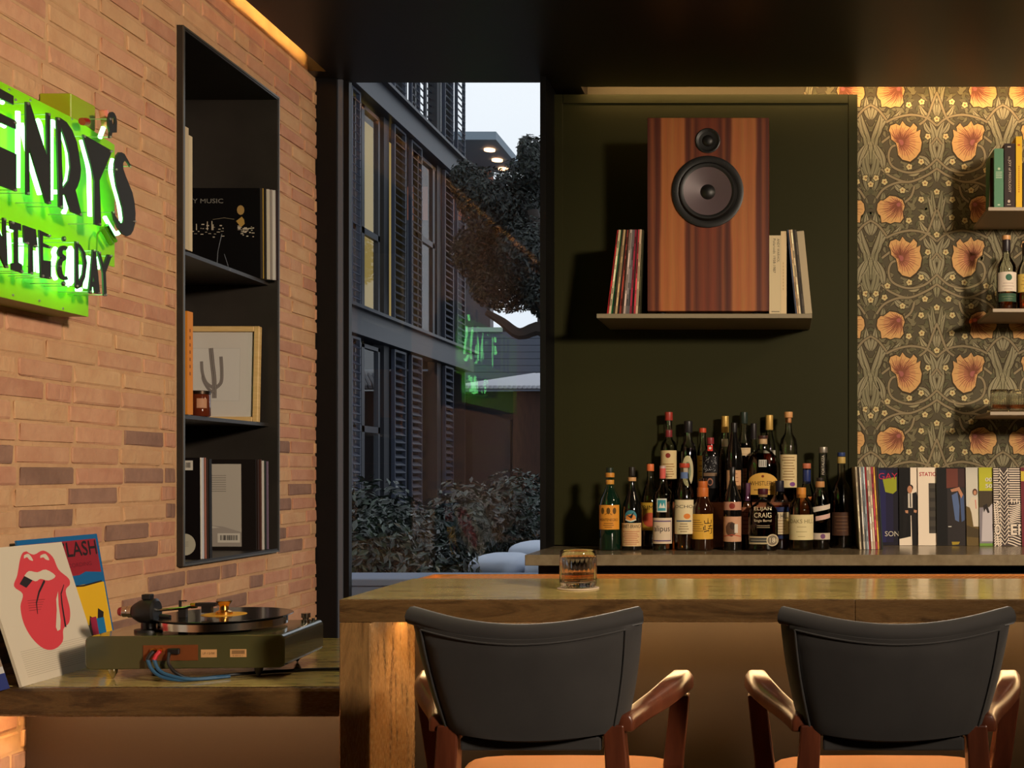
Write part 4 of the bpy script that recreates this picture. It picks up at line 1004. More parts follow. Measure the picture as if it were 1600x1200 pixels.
# ================================================================== turntable on the side counter
TT = thing('turntable', 'dark olive turntable with silver platter seen from its cable side', 'turntable', (-1.352, 2.735, SCZ), radians(4.0))
m_pln = mat('olive_lacquer', (72, 70, 42), 0.22, coat=0.6)
PH0, PH1, TW, TDp = 0.026, 0.101, 0.218, 0.135
pb = MB(); secs = []
def rrect(x0, x1, z0, z1, r, y, n=5):
    pts = []
    for cx_, cz_, a0_ in ((x1 - r, z0 + r, -pi / 2), (x1 - r, z1 - r, 0), (x0 + r, z1 - r, pi / 2), (x0 + r, z0 + r, pi)):
        for i in range(n + 1): a = a0_ + pi / 2 * i / n; pts.append((cx_ + r * cos(a), y, cz_ + r * sin(a)))
    return pts
for y, k in ((-TDp, 0.002), (-TDp + 0.002, 0), (TDp - 0.002, 0), (TDp, 0.002)): secs.append(rrect(-TW + k, TW - k, PH0 + k, PH1 - k, 0.012, y))
pb.sweep(secs).build('plinth', m_pln, TT, smooth=35)
m_bk_ = mat('matte_black', (22, 20, 20), 0.4); m_sil = mat('polished_aluminium', (206, 200, 190), 0.16, metal=1.0); m_gold = mat('gold_plate', (220, 170, 90), 0.22, metal=1.0)
PCX, PCY = 0.031, 0.0
for x, y in ((-0.172, -0.105), (0.15, -0.105), (-0.172, 0.105), (0.165, 0.105)):
    MB().lathe([(0.0012, 0.0004), (0.009, 0.014), (0.010, 0.022), (0.010, 0.0262)], 16, c=(x, y, 0)).build('cone_foot', m_sil if x < 0 and y < 0 else m_bk_, TT, smooth=30)
MB().lathe([(0.06, PH1), (0.06, PH1 + 0.006)], 32, c=(PCX, PCY, 0)).build('bearing', m_bk_, TT)
MB().lathe([(0.128, PH1 + 0.0062), (0.140, PH1 + 0.0075), (0.140, PH1 + 0.024), (0.138, PH1 + 0.0255)], 64, c=(PCX, PCY, 0)).build('platter', m_sil, TT, smooth=30)
MB().lathe([(0.137, PH1 + 0.0256), (0.137, PH1 + 0.029)], 48, c=(PCX, PCY, 0)).build('platter_mat', m_bk_, TT)
m_vin = mat('vinyl', (16, 15, 16), 0.18, coat=0.3)
dk = MB().lathe([(0.152, PH1 + 0.0292), (0.153, PH1 + 0.0302), (0.152, PH1 + 0.0312), (0.055, PH1 + 0.0312)], 72, c=(PCX, PCY, 0)).build('vinyl_record', m_vin, TT, smooth=30)
MB().lathe([(0.05, PH1 + 0.0313), (0.05, PH1 + 0.0317)], 36, c=(PCX, PCY, 0)).build('record_label', mat('label_yellow', (226, 164, 40), 0.5), dk)
MB().lathe([(0.019, PH1 + 0.0318), (0.019, PH1 + 0.038), (0.011, PH1 + 0.042), (0.010, PH1 + 0.050), (0.017, PH1 + 0.061), (0.018, PH1 + 0.064)], 28, c=(PCX, PCY, 0)).build('record_clamp', m_gold, TT, smooth=30)
# tonearm at the left
ax, ay, az = -0.117, -0.055, PH1
MB().lathe([(0.030, 0.0), (0.030, 0.005), (0.016, 0.006), (0.016, 0.03)], 24, c=(ax, ay, az)).build('arm_base', m_bk_, TT, smooth=30)
MB().lathe([(0.006, -0.034), (0.018, -0.031), (0.026, -0.018), (0.030, 0.0), (0.030, 0.016), (0.024, 0.020)], 24, axis='x', c=(ax, ay, az + 0.046)).build('bearing_housing', m_bk_, TT, smooth=30)
MB().box(ax - 0.012, ax + 0.008, ay - 0.01, ay + 0.01, az + 0.074, az + 0.086).build('housing_cap', m_bk_, TT, bevel=0.002)
MB().lathe([(0.011, 0), (0.0125, 0.002), (0.0125, 0.012), (0.011, 0.014)], 20, axis='x', c=(ax - 0.058, ay, az + 0.046)).lathe([(0.0145, 0), (0.0145, 0.009)], 20, axis='x', c=(ax - 0.0435, ay, az + 0.046)).build('counterweight', m_sil, TT, smooth=30)
MB().lathe([(0.009, 0), (0.0105, 0.003), (0.0105, 0.0075)], 18, axis='x', c=(ax - 0.066, ay, az + 0.046)).build('weight_cap', mat('red_anodised', (150, 46, 48), 0.35, metal=0.4), TT, smooth=30)
tip = Vector((PCX - 0.045, PCY - 0.045, PH1 + 0.058))
MB().tube([(ax + 0.015, ay, az + 0.048), (ax + 0.08, ay + 0.002, az + 0.053), tuple(tip)], 0.0036, 10).build('arm_tube', m_sil, TT, smooth=True)
MB().tube([tuple(tip - Vector((0.012, 0, 0.001))), tuple(tip + Vector((0.001, 0, 0)))], 0.0065, 12).build('arm_collar', m_gold, TT, smooth=True)
MB().box(tip.x + 0.001, tip.x + 0.045, tip.y - 0.009, tip.y + 0.009, tip.z - 0.002, tip.z + 0.006).box(tip.x + 0.014, tip.x + 0.036, tip.y - 0.007, tip.y + 0.007, tip.z - 0.017, tip.z - 0.0021).add([(tip.x + 0.045, tip.y - 0.002, tip.z + 0.003), (tip.x + 0.062, tip.y - 0.004, tip.z + 0.004), (tip.x + 0.062, tip.y + 0.002, tip.z + 0.004), (tip.x + 0.045, tip.y + 0.004, tip.z + 0.003)], [(0, 1, 2, 3)]).build('headshell', m_bk_, TT)
MB().tube([(ax + 0.028, ay - 0.006, az + 0.036), (ax + 0.052, ay - 0.008, az + 0.033)], 0.0052, 10).build('lift_lever', m_bk_, TT)
rx_ = ax + 0.073
MB().box(rx_ - 0.0085, rx_ + 0.0085, ay + 0.004, ay + 0.016, az, az + 0.052).box(rx_ - 0.0085, rx_ - 0.004, ay + 0.007, ay + 0.012, az + 0.0521, az + 0.070).box(rx_ - 0.0039, rx_ + 0.008, ay + 0.007, ay + 0.012, az + 0.0675, az + 0.070).build('arm_rest', m_bk_, TT)
MB().lathe([(0.011, 0), (0.011, 0.008), (0.0075, 0.0082), (0.0075, 0.013), (0.011, 0.0132), (0.011, 0.024)], 20, c=(0.195, 0.075, PH1)).build('motor_pulley', m_sil, TT, smooth=30)
for x in (0.185, 0.200): MB().lathe([(0.004, 0), (0.004, 0.006)], 10, c=(x, 0.115, PH1)).build('speed_button', m_bk_, TT)
yf = -TDp
MB().box(-0.091, 0.028, yf - 0.0022, yf - 0.0002, 0.045, 0.080).build('connector_plate', mat('copper_plate', (150, 88, 50), 0.35, metal=0.6), TT)
for x in (-0.067, -0.052): MB().lathe([(0.0055, 0), (0.0055, -0.008)], 14, axis='y', c=(x, yf - 0.0023, 0.069)).build('phono_socket', m_gold, TT)
MB().box(-0.036, -0.010, yf - 0.010, yf - 0.0023, 0.060, 0.073).build('power_socket', m_bk_, TT, bevel=0.0015, seg=1)
m_bcab = mat('blue_cable', (38, 78, 110), 0.45)
for k, (x, c) in enumerate(((-0.074, (30, 26, 26)), (-0.060, (196, 44, 56)))):
    MB().tube([(x + 0.010, yf - 0.012, 0.068), (x + 0.004, yf - 0.016, 0.060), (x, yf - 0.018, 0.050)], 0.0048, 9).build('plug', mat('plug_%d' % k, c, 0.4), TT, smooth=True)
    MB().tube(curve([(x, yf - 0.018, 0.050), (x + 0.014, yf - 0.026, 0.028), (x + 0.040, yf - 0.030, 0.012 + k * 0.004), (x + 0.085, yf - 0.024, 0.0048 + k * 0.0015), (x + 0.15, yf + 0.02, 0.0046)], 4), 0.0040, 8).build('cable', m_bcab, TT, smooth=True)
MB().tube(curve([(-0.030, yf - 0.012, 0.064), (-0.026, yf - 0.022, 0.040), (-0.004, yf - 0.026, 0.018), (0.03, yf - 0.01, 0.0055), (0.12, yf + 0.06, 0.0045), (0.26, yf + 0.10, 0.0045), (0.40, yf + 0.11, 0.0045)], 5), 0.0038, 8).build('power_cable', m_bk_, TT, smooth=True)
p = Print(lambda a, b, h: (a, yf - h, b), 1); lab_c = (196, 150, 100)
p.rect(0.034, 0.051, 0.069, 0.069, lab_c, 0); p.text('LP-12/50', 0.038, 0.058, 0.0045, (70, 50, 34), 1, 0.026)
p.rect(0.098, 0.051, 0.134, 0.069, lab_c, 0)
for i in range(11): p.rect(0.102 + i * 0.0026, 0.058, 0.1035 + i * 0.0026, 0.0665, (60, 44, 30), 1)
p.text('E-0015-1', 0.104, 0.053, 0.003, (70, 50, 34), 1, 0.022); p.build('sticker', TT)

# ================================================================== speaker on its wall shelf
SZ = CH - (490 - CY) * 4.28 / F
X0s, X1s = (932 - CX) * 4.28 / F, (1269 - CX) * 4.28 / F
m_shelf = mat('shelf_lacquer', (132, 120, 96), 0.45)
tag(MB().box(X0s, X1s, 4.28, YP - 0.0005, SZ - 0.017, SZ).build('wall_shelf', m_shelf, bevel=0.0015, seg=1), 'long floating shelf carrying the wooden speaker on the green panel', 'shelf', 'floating shelves')
sp = thing('loudspeaker', 'large striped walnut loudspeaker on the floating shelf', 'speaker', ((1106.5 - CX) * 4.30 / F, 4.30, SZ))
def walnut():
    m = bpy.data.materials.new('tineo_veneer'); m.use_nodes = True; n = m.node_tree.nodes; L = m.node_tree.links; b = n['Principled BSDF']
    t = n.new('ShaderNodeTexCoord'); mp = n.new('ShaderNodeMapping'); mp.inputs['Scale'].default_value = (1, 0.2, 0.05)
    n1 = n.new('ShaderNodeTexNoise'); n1.inputs['Scale'].default_value = 26; n1.inputs['Detail'].default_value = 5; n1.inputs['Roughness'].default_value = 0.6
    ab = n.new('ShaderNodeSeparateXYZ'); fo = n.new('ShaderNodeMath'); fo.operation = 'PINGPONG'; fo.inputs[1].default_value = 0.133
    ad = n.new('ShaderNodeMath'); ad.operation = 'ADD'; ad.inputs[1].default_value = 0.0
    r0 = n.new('ShaderNodeValToRGB'); e = r0.color_ramp.elements
    L.new(t.outputs['Object'], ab.inputs[0]); L.new(ab.outputs['X'], ad.inputs[0]); L.new(ad.outputs[0], fo.inputs[0])
    mr = n.new('ShaderNodeMapRange'); mr.inputs['From Max'].default_value = 0.133; L.new(fo.outputs[0], mr.inputs['Value'])
    wob = n.new('ShaderNodeMath'); wob.operation = 'MULTIPLY_ADD'; wob.inputs[1].default_value = 0.16
    L.new(t.outputs['Object'], mp.inputs['Vector']); L.new(mp.outputs[0], n1.inputs['Vector'])
    sb = n.new('ShaderNodeMath'); sb.operation = 'SUBTRACT'; sb.inputs[1].default_value = 0.5
    L.new(n1.outputs['Fac'], sb.inputs[0]); L.new(sb.outputs[0], wob.inputs[0]); L.new(mr.outputs[0], wob.inputs[2]); L.new(wob.outputs[0], r0.inputs['Fac'])
    cols = [(0.0, (104, 46, 27)), (0.12, (122, 58, 33)), (0.22, (114, 53, 31)), (0.34, (84, 36, 23)), (0.44, (132, 70, 39)), (0.54, (78, 34, 22)), (0.62, (98, 44, 27)), (0.70, (176, 106, 58)), (0.86, (166, 96, 50)), (1.0, (178, 110, 60))]
    e[0].position = 0; e[0].color = (*lin(cols[0][1]), 1); e[1].position = 1; e[1].color = (*lin(cols[-1][1]), 1)
    for p_, c in cols[1:-1]: q = e.new(p_); q.color = (*lin(c), 1)
    n2 = n.new('ShaderNodeTexNoise'); n2.inputs['Scale'].default_value = 160; n2.inputs['Detail'].default_value = 3
    mx = n.new('ShaderNodeMix'); mx.data_type = 'RGBA'; mx.blend_type = 'MULTIPLY'; mx.inputs['Factor'].default_value = 0.35
    L.new(mp.outputs[0], n2.inputs['Vector']); L.new(r0.outputs['Color'], mx.inputs[6]); L.new(n2.outputs['Color'], mx.inputs[7]); L.new(mx.outputs[2], b.inputs['Base Color'])
    b.inputs['Roughness'].default_value = 0.42; return m
SW, SHh, SDp = 190 * 4.30 / F / 2, 0.722, 0.28
cz0 = 0.012
cb = MB().box(-SW, SW, 0, SDp, cz0, cz0 + SHh).build('cabinet', walnut(), sp, bevel=0.0015, seg=1)
for sx_ in (-1, 1):
    for y in (0.04, SDp - 0.04): MB().lathe([(0.016, 0.0004), (0.016, cz0 - 0.0004)], 14, c=(sx_ * (SW - 0.05), y, 0)).build('foot', m_black, sp)
wz = SZ + 0 ; k_ = 4.30 / F
def spk(py): return CH - (py - CY) * k_ - SZ
m_rub = mat('driver_frame', (18, 17, 17), 0.45); m_cone = mat('grey_cone', (92, 78, 82), 0.42, metal=0.15)
def driver(px, py, prof_f, prof_c, prof_d, nm, mc):
    c = ((px - 1106.5) * k_, 0, spk(py))
    o = MB().lathe([(r * k_, -h) for r, h in prof_f], 56, axis='y', c=c, cap=False).build(nm, m_rub, sp, smooth=30)
    MB().lathe([(r * k_, -h) for r, h in prof_c], 56, axis='y', c=c, cap=False).build('cone', mc, o, smooth=60)
    MB().lathe([(r * k_, -h) for r, h in prof_d], 28, axis='y', c=c, cap=False).build('dust_cap', m_rub, o, smooth=60)
    sb_ = MB()
    for i in range(6):
        a = pi / 6 + i * pi / 3; R = prof_f[0][0] * 0.93 * k_
        sb_.lathe([(0.0028, 0), (0.0028, -0.0015)], 8, axis='y', c=(c[0] + R * sin(a), -prof_f[1][1] - 0.0002, c[2] + R * cos(a)))
    tag(sb_.build('screws', mat('screw_dark', (60, 56, 52), 0.4, metal=0.5), o), None, None, kind='stuff')
driver(1106, 300, [(56, 0.0002), (56, 0.007), (54, 0.0085), (48, 0.0085), (46, 0.007), (43, 0.0175), (40, 0.0175), (37.5, 0.0150)], [(37.6, 0.0152), (30, 0.0105), (20, 0.0055), (11.5, 0.0012)], [(12, 0.0012), (10.5, 0.004), (8, 0.009), (3, 0.012), (0.2, 0.0125)], 'woofer', m_cone)
driver(1106, 220, [(19.5, 0.0002), (19.5, 0.004), (18, 0.005), (14, 0.002)], [(14, 0.0022), (9, 0.0012)], [(9, 0.0012), (7.5, 0.006), (4, 0.009), (0.2, 0.0095)], 'tweeter', m_rub)

# --- records and books on the speaker shelf: a row of spines, each leaning
def spine_row(specs, y, depth, zbase, scale_d, group, where, from_top=None):
    n = len(specs)
    ords = ['first', 'second', 'third', 'fourth', 'fifth', 'sixth', 'seventh', 'eighth', 'ninth', 'tenth', 'eleventh', 'twelfth', 'thirteenth', 'fourteenth', 'fifteenth', 'sixteenth', 'seventeenth', 'eighteenth']
    for i, (xb, xt, th, col, cname, dy) in enumerate(specs):
        k = scale_d / F
        a, b = (xb - CX) * k, (xt - CX) * k; t = th * k
        vv = Vector((b - a, 0, LP)).normalized()
        r = thing('record_sleeve', '%s spined record, %s from the left in %s' % (cname, ords[i], where), 'record sleeve', group=group, mat4=axes((a, y + dy, zbase + 0.0008 + abs(t * vv.x) * (1 if vv.x < 0 else 0)), (1, 0, 0), (b - a, 0, LP)))
        # axes() shears nothing: rebuild an upright frame that leans
        ang = math.atan2(b - a, LP)
        r.matrix_world = Matrix.Translation((a, y + dy, zbase + 0.0008 + (t * sin(ang) if ang > 0 else 0))) @ Matrix.Rotation(ang, 4, 'Y')
        MB().box(0, t, 0, depth, 0, LP).build('sleeve', mat('sp_%d_%d_%d' % col, col, 0.5, spec=0.2), r)
        p_ = Print(LOCAL, 1); rr = random.Random(i + int(xb)); q = 0.03
        while q < LP - 0.05:
            l = min(rr.uniform(0.02, 0.07), LP - 0.012 - q); kf = rr.choice((0.55, 0.7, 1.3, 1.45)); c2 = tuple(max(0, min(255, int(c * kf))) for c in col); p_.rect(t * 0.25, q, t * 0.75, q + l, c2, 0); q += l + rr.uniform(0.01, 0.03)
        tag(p_.build('spine_print', r), kind='stuff')
rowL = []
colsL = [((176, 40, 44), 'red'), ((206, 186, 150), 'cream'), ((24, 92, 56), 'green'), ((56, 48, 36), 'dark olive'), ((176, 150, 110), 'tan'), ((40, 30, 26), 'black'), ((150, 60, 48), 'brick red'), ((70, 48, 40), 'brown'),
         ((180, 160, 150), 'pale pink'), ((104, 98, 98), 'grey'), ((96, 90, 92), 'speckled grey'), ((128, 34, 52), 'crimson'), ((44, 34, 30), 'dark brown'), ((170, 56, 66), 'rose red'), ((196, 170, 140), 'beige'), ((60, 58, 40), 'olive')]
xb = 948.5
for i, (c, nme) in enumerate(colsL):
    rowL.append((xb, xb + 16.5 - i * 0.72, 3.0, c, nme, random.Random(i).uniform(0, 0.006))); xb += 3.22
spine_row(rowL, 4.292, 0.312, SZ, 4.30, 'records left of the speaker', 'the row left of the speaker')
def warhol(p):
    p.text('ANDY WARHOL', 0.029, 0.282, 0.0095, (84, 78, 70), 1, 0.088, rot=-pi / 2); p.text('Polaroids 1958-1987', 0.014, 0.282, 0.0095, (84, 78, 70), 1, 0.128, rot=-pi / 2)
    p.rect(0.008, 0.008, 0.038, 0.011, (110, 102, 90), 1)
book('book', 'thick cream book right beside the speaker', ((1202 - CX) * 4.3 / F, 4.3, SZ + 0.0006), (1, 0, 0), 0.0425, 0.294, 0.26, (204, 186, 150), prints=warhol)
book('book', 'thin taller cream book second right of the speaker', ((1220 - CX) * 4.3 / F, 4.3, SZ + 0.0006), (1, 0, 0), 0.0215, 0.310, 0.26, (212, 188, 148), prints=lambda p: [p.rect(0.008, 0.09 + k * 0.012, 0.0105, 0.098 + k * 0.012, (176, 148, 110), 1) for k in range(9)])
rowR = [(1243.0, 1229.6, 2.6, (60, 66, 80), 'slate blue', 0.0), (1245.8, 1232.4, 2.4, (196, 160, 120), 'peach', 0.003), (1248.4, 1235.0, 3.0, (216, 196, 160), 'ivory', 0.0), (1251.6, 1238.4, 2.8, (44, 40, 36), 'black', 0.002), (1254.6, 1241.4, 2.8, (74, 68, 60), 'dark grey', 0.004)]
spine_row(rowR, 4.292, 0.312, SZ, 4.30, 'records right of the speaker', 'the row right of the speaker')
gb = thing('record_box', 'pale grey record box leaning at the right end of the speaker shelf', 'record box', group='records right of the speaker')
ang = math.atan2(-13 * 4.3 / F, 0.31)
gb.matrix_world = Matrix.Translation(((1257.4 - CX) * 4.3 / F, 4.305, SZ + 0.0008)) @ Matrix.Rotation(ang, 4, 'Y')
MB().box(0, 0.028, 0, 0.306, 0, 0.312).build('box_shell', mat('grey_card', (172, 156, 126), 0.7), gb, bevel=0.002, seg=1)

# ================================================================== bottles
m_bg = glassmat('bottle_glass', (0.92, 0.94, 0.90), 1.5, 0.02, 0.035, False)
m_ink = {'dark': mat('black_glass', (14, 13, 12), 0.06, coat=0.4), 'green': mat('green_glass', (12, 34, 22), 0.06, coat=0.4), 'brown': mat('brown_glass', (40, 18, 9), 0.06, coat=0.4)}
m_liq = {'amber': glassmat('liquor_amber', (0.62, 0.27, 0.07), 1.33), 'brown': glassmat('liquor_brown', (0.34, 0.10, 0.035), 1.33), 'red': glassmat('liquor_red', (0.42, 0.06, 0.03), 1.33),
         'gold': glassmat('liquor_gold', (0.86, 0.62, 0.26), 1.33), 'pale': glassmat('liquor_pale', (0.93, 0.86, 0.62), 1.33), 'darkred': glassmat('liquor_dark', (0.20, 0.035, 0.03), 1.33)}
RISER = CH - 0.109
def bottle(label, cx, d, base, prof, glass='clear', liquid=None, level=0.7, caps=(), labels=(), sy=1.0, group='bottles on the back counter', n=36):
    """prof: (half width px, height px above base); caps: (half width, h0, h1, colour, metal); labels: (h0, h1, half width px, colour, draw)"""
    k = d / F
    t = thing('bottle', label, 'bottle', ((cx - CX) * k, d, base), group=group)
    pr = [(r * k, h * k + 0.0006) for r, h in prof]
    sm = []
    for i in range(len(pr) - 1):                       # soften the outline
        sm.append(pr[i]); 
    sm.append(pr[-1])
    MB().lathe([(pr[0][0] * 0.9, pr[0][1])] + [(r, h + (0.002 if i == 0 else 0)) for i, (r, h) in enumerate(sm)], n, sy=sy).build('glass_body', m_bg if glass == 'clear' else m_ink[glass], t, smooth=35)
    if liquid:
        top = pr[-1][1] * level; lp = [(pr[0][0] * 0.8, 0.004)]
        for i, (r, h) in enumerate(pr):
            rr = r - 0.0028 if r > 0.006 else r * 0.6
            if h + 0.005 < top: lp.append((rr, h + 0.0055))
            else:
                r0, h0 = pr[i - 1]; q = (top - h0) / max(h - h0, 1e-5); lp.append((max((r0 + (r - r0) * q) - 0.0028, 0.003), top)); break
        MB().lathe(lp, n, sy=sy).build('liquid', m_liq[liquid], t, smooth=35)
    for c in caps:
        hw, h0, h1, col = c[:4]; me = c[4] if len(c) > 4 else 0.0
        MB().lathe([(hw * k * 0.97, h0 * k), (hw * k, h0 * k + 0.001), (hw * k, h1 * k - 0.0012), (hw * k * 0.93, h1 * k)], 24).build('cap', mat('cap_%d_%d_%d' % tuple(col), col, 0.4, metal=me), t, smooth=35)
    for h0, h1, hw, col, draw in labels:
        def rad(h):
            for (r0, a), (r1, b) in zip(pr, pr[1:]):
                if a <= h <= b: return r0 + (r1 - r0) * (h - a) / max(b - a, 1e-6)
            return pr[0][0]
        r = max(rad(h0 * k), rad(h1 * k), rad((h0 + h1) / 2 * k)) + 0.0004
        W = r * math.asin(min(0.98, hw * k / r)) if sy == 1.0 else hw * k
        if sy == 1.0: fn = lambda a, b, h, r=r: ((r + h) * sin(a / r), -(r + h) * cos(a / r), b)
        else: fn = lambda a, b, h, r=r: (a, -(r * sy * math.sqrt(max(0.0, 1 - min(1, (a / r)) ** 2)) + h), b)
        p = Print(fn, 1); p.curved = max(r * 0.16, 0.002)
        if col: p.rect(-W, h0 * k, W, h1 * k, col, 0, 12)
        if draw: draw(p, W, h0 * k, h1 * k)
        p.build('bottle_label', t)
    return t
def lines(n, col, f=0.7, y0=0.2, y1=0.8):
    def g(p, W, a, b):
        for i in range(n):
            v = a + (b - a) * (y0 + (y1 - y0) * i / max(n - 1, 1)); q = W * f * (0.6 + 0.4 * ((i * 37) % 10) / 10); p.rect(-q, v, q, v + (b - a) * 0.03, col, 1, 5)
    return g
def word(t, col, f=0.8, v=0.5, h=0.2, extra=None, bold=0.0):
    def g(p, W, a, b):
        p.text(t, 0, a + (b - a) * v, (b - a) * h, col, 2, W * 2 * f, 'c', bold=bold)
        if extra: extra(p, W, a, b)
    return g
FR = 4.36                                                # front row distance
CREAM, INKC = (212, 188, 140), (60, 46, 36)
def both(*fs):
    def g(p, W, a, b):
        for f in fs: f(p, W, a, b)
    return g
def heraldry(p, W, a, b):
    for x in (-0.5, 0.0, 0.5): p.ell(W * x, a + (b - a) * 0.76, W * 0.16, (b - a) * 0.14, (92, 66, 28), 1, 8)
    p.line([(-W * .3, a + (b - a) * 0.6), (0, a + (b - a) * .7), (W * .3, a + (b - a) * .6)], 0.002, (92, 66, 28), 1)
bottle('dark green bottle with orange label, leftmost on the back counter', 953, FR, CZ, [(16, 0), (17, 3), (17, 70), (15, 80), (9, 92), (5, 102), (4.6, 112), (5, 128)], 'green', None,
       caps=((5.6, 117, 129, (30, 44, 34)), (7.2, 114, 121, (196, 132, 52)), (6.6, 103, 110, (200, 140, 56))), labels=((33, 71, 15.5, (210, 140, 50), both(heraldry, word('MONTENEGRO', (70, 44, 20), 0.8, 0.34, 0.11), lines(3, (120, 80, 34), 0.5, 0.08, 0.24))),))
def eagle(p, W, a, b):
    c = (a + b) / 2; r = (b - a) / 2; p.ell(0, c, r, r, (60, 120, 130), 0.5, 24); p.ell(0, c - r * 0.25, r * 0.86, r * 0.6, (206, 130, 60), 1, 20)
    p.poly([(-r * .8, c + r * .3), (-r * .1, c + r * .05), (r * .5, c + r * .7), (r * .3, c - r * .1), (r * .1, c - r * .4), (-r * .2, c - r * .15)], (30, 30, 30), 2)
    p.line([(-r * .9, c - r * .55), (0, c - r * .8), (r * .9, c - r * .55)], r * .18, (206, 200, 180), 2)
bottle('near black bottle with cream label and round eagle emblem', 987.5, FR, CZ, [(15, 0), (15.8, 3), (15.8, 62), (14, 72), (8, 88), (4.6, 100), (4.2, 114), (4.6, 129)], 'dark', None,
       caps=((5, 116, 130, (34, 30, 28)), (6.6, 108, 114, (196, 150, 100))), labels=((7, 43, 15, (212, 178, 130), both(word('FERNET-BRANCA', (40, 32, 28), 0.95, 0.78, 0.16), lines(8, (176, 110, 80), 0.8, 0.08, 0.62))), (44, 63, 9, None, eagle)))
bottle('pale bottle with orange cap and coral circle label behind the front row', 1016, 4.50, CZ, [(14.5, 0), (15, 3), (15, 72), (12, 86), (6, 104), (5, 112), (5.2, 132)], 'clear', 'gold', 0.62,
       caps=((5.8, 120, 131, (214, 110, 60)),), labels=((28, 71, 14, (206, 160, 60), both(word('PRIMO', (30, 26, 24), 0.85, 0.74, 0.16), lambda p, W, a, b: p.ell(W * .1, a + (b - a) * .38, W * .7, (b - a) * .26, (196, 84, 60), 1, 20))),))
def purple(p, W, a, b):
    c = (86, 66, 110)
    for q in (0.1, 0.86): p.rect(-W * .85, a + (b - a) * q - .001, W * .85, a + (b - a) * q + .0035, c, 1, 8)
    for s_ in (-1, 1): p.rect(s_ * W * .85 - .001, a + (b - a) * .1, s_ * W * .85 + .001, a + (b - a) * .88, c, 1)
    p.text('alipus', 0, a + (b - a) * .40, (b - a) * .30, (40, 34, 46), 2, W * 1.4, 'c')
def stamp(p, W, a, b):
    p.rect(-W * .8, a + (b - a) * .1, W * .8, b - (b - a) * .1, (60, 140, 150), 1); p.poly([(-W * .6, a + (b - a) * .3), (-W * .2, a + (b - a) * .7), (W * .1, a + (b - a) * .4), (W * .4, a + (b - a) * .7), (W * .7, a + (b - a) * .3)], (206, 210, 200), 2)
bottle('clear bottle with purple framed label and teal stamp in the front row', 1035.5, FR, CZ, [(15, 0), (15.8, 3), (15.8, 84), (13, 92), (6, 100), (4.6, 106), (4.4, 120), (5, 131)], 'clear', None,
       caps=((5, 116, 132, (186, 160, 150)),), labels=((11, 51, 14.8, (206, 186, 160), purple), (60, 81, 7.6, (206, 204, 190), stamp), (112, 128, 4.6, (196, 90, 80), None)))
bottle('clear tequila bottle with red cap and cream OCHO label', 1069.5, FR, CZ, [(15, 0), (16, 4), (16, 78), (14.5, 92), (10, 104), (7, 112), (6.6, 124), (8, 132)], 'clear', 'gold', 0.30,
       caps=((8.2, 129, 136, (176, 66, 44)), (6.2, 120, 129, (190, 170, 150))), labels=((26, 79, 14.6, (212, 196, 156), both(word('OCHO', (70, 62, 56), 0.85, 0.76, 0.09), lambda p, W, a, b: (p.ell(W * .3, a + (b - a) * .52, W * .3, (b - a) * .08, (206, 120, 50), 1, 14), p.rect(-W * .7, a + (b - a) * .36, W * .7, a + (b - a) * .40, (70, 90, 120), 1, 6)), lines(4, (150, 130, 100), .5, .06, .28))), (112, 122, 5.6, (90, 110, 150), None)))
def kanji(p, W, a, b):
    H = b - a; c = (28, 22, 18); x = W * .45; W = W * 1.5
    for q in ([(x, a + H * .62), (x, a + H * .84)], [(x - W * .18, a + H * .74), (x - W * .17, a + H * .63), (x + W * .2, a + H * .64)], [(x + W * .2, a + H * .76), (x + W * .2, a + H * .63)],
              [(x - W * .22, a + H * .50), (x - W * .22, a + H * .38), (x - W * .08, a + H * .39)], [(x - W * .15, a + H * .56), (x - W * .15, a + H * .39)], [(x + W * .02, a + H * .52), (x + W * .3, a + H * .53)], [(x + W * .16, a + H * .58), (x + W * .08, a + H * .44)],
              [(x + W * .0, a + H * .42), (x + W * .32, a + H * .43)], [(x + W * .22, a + H * .42), (x + W * .22, a + H * .24), (x + W * .1, a + H * .22)], [(x - W * .2, a + H * .30), (x + W * .05, a + H * .35), (x + W * .05, a + H * .28)]):
        p.line(q, [0.0034] * (len(q) - 1) + [0.0016], c, 2)
    for i in range(6): p.rect(-W * .56, a + H * (.74 - i * .085), W * (-.1 + .08 * (i % 3)), a + H * (.765 - i * .085), (120, 88, 40), 1)
bottle('brown whisky bottle with yellow label and two brushed characters', 1098, FR, CZ, [(16, 0), (17.2, 4), (17.2, 62), (16.8, 68), (11, 78), (8, 86), (7, 100), (6, 112)], 'brown', None,
       caps=((9, 83, 98, (190, 104, 46)), (7.6, 98, 108, (184, 96, 40)), (14.5, 67, 70, (196, 140, 60))), labels=((18, 57, 16.3, (210, 162, 62), kanji),))
def rose(p, W, a, b):
    p.ell(-W * .1, a + (b - a) * .5, W * .5, (b - a) * .3, (96, 70, 54), 1, 9); p.ell(W * .05, a + (b - a) * .62, W * .25, (b - a) * .15, (66, 50, 42), 2, 8); p.rect(W * .2, a + (b - a) * .35, W * .5, a + (b - a) * .7, (206, 196, 180), 3)
    p.line([(-W * .9, a + (b - a) * .2), (0, a + (b - a) * .28), (W * .9, a + (b - a) * .2)], .003, (176, 70, 50), 2)
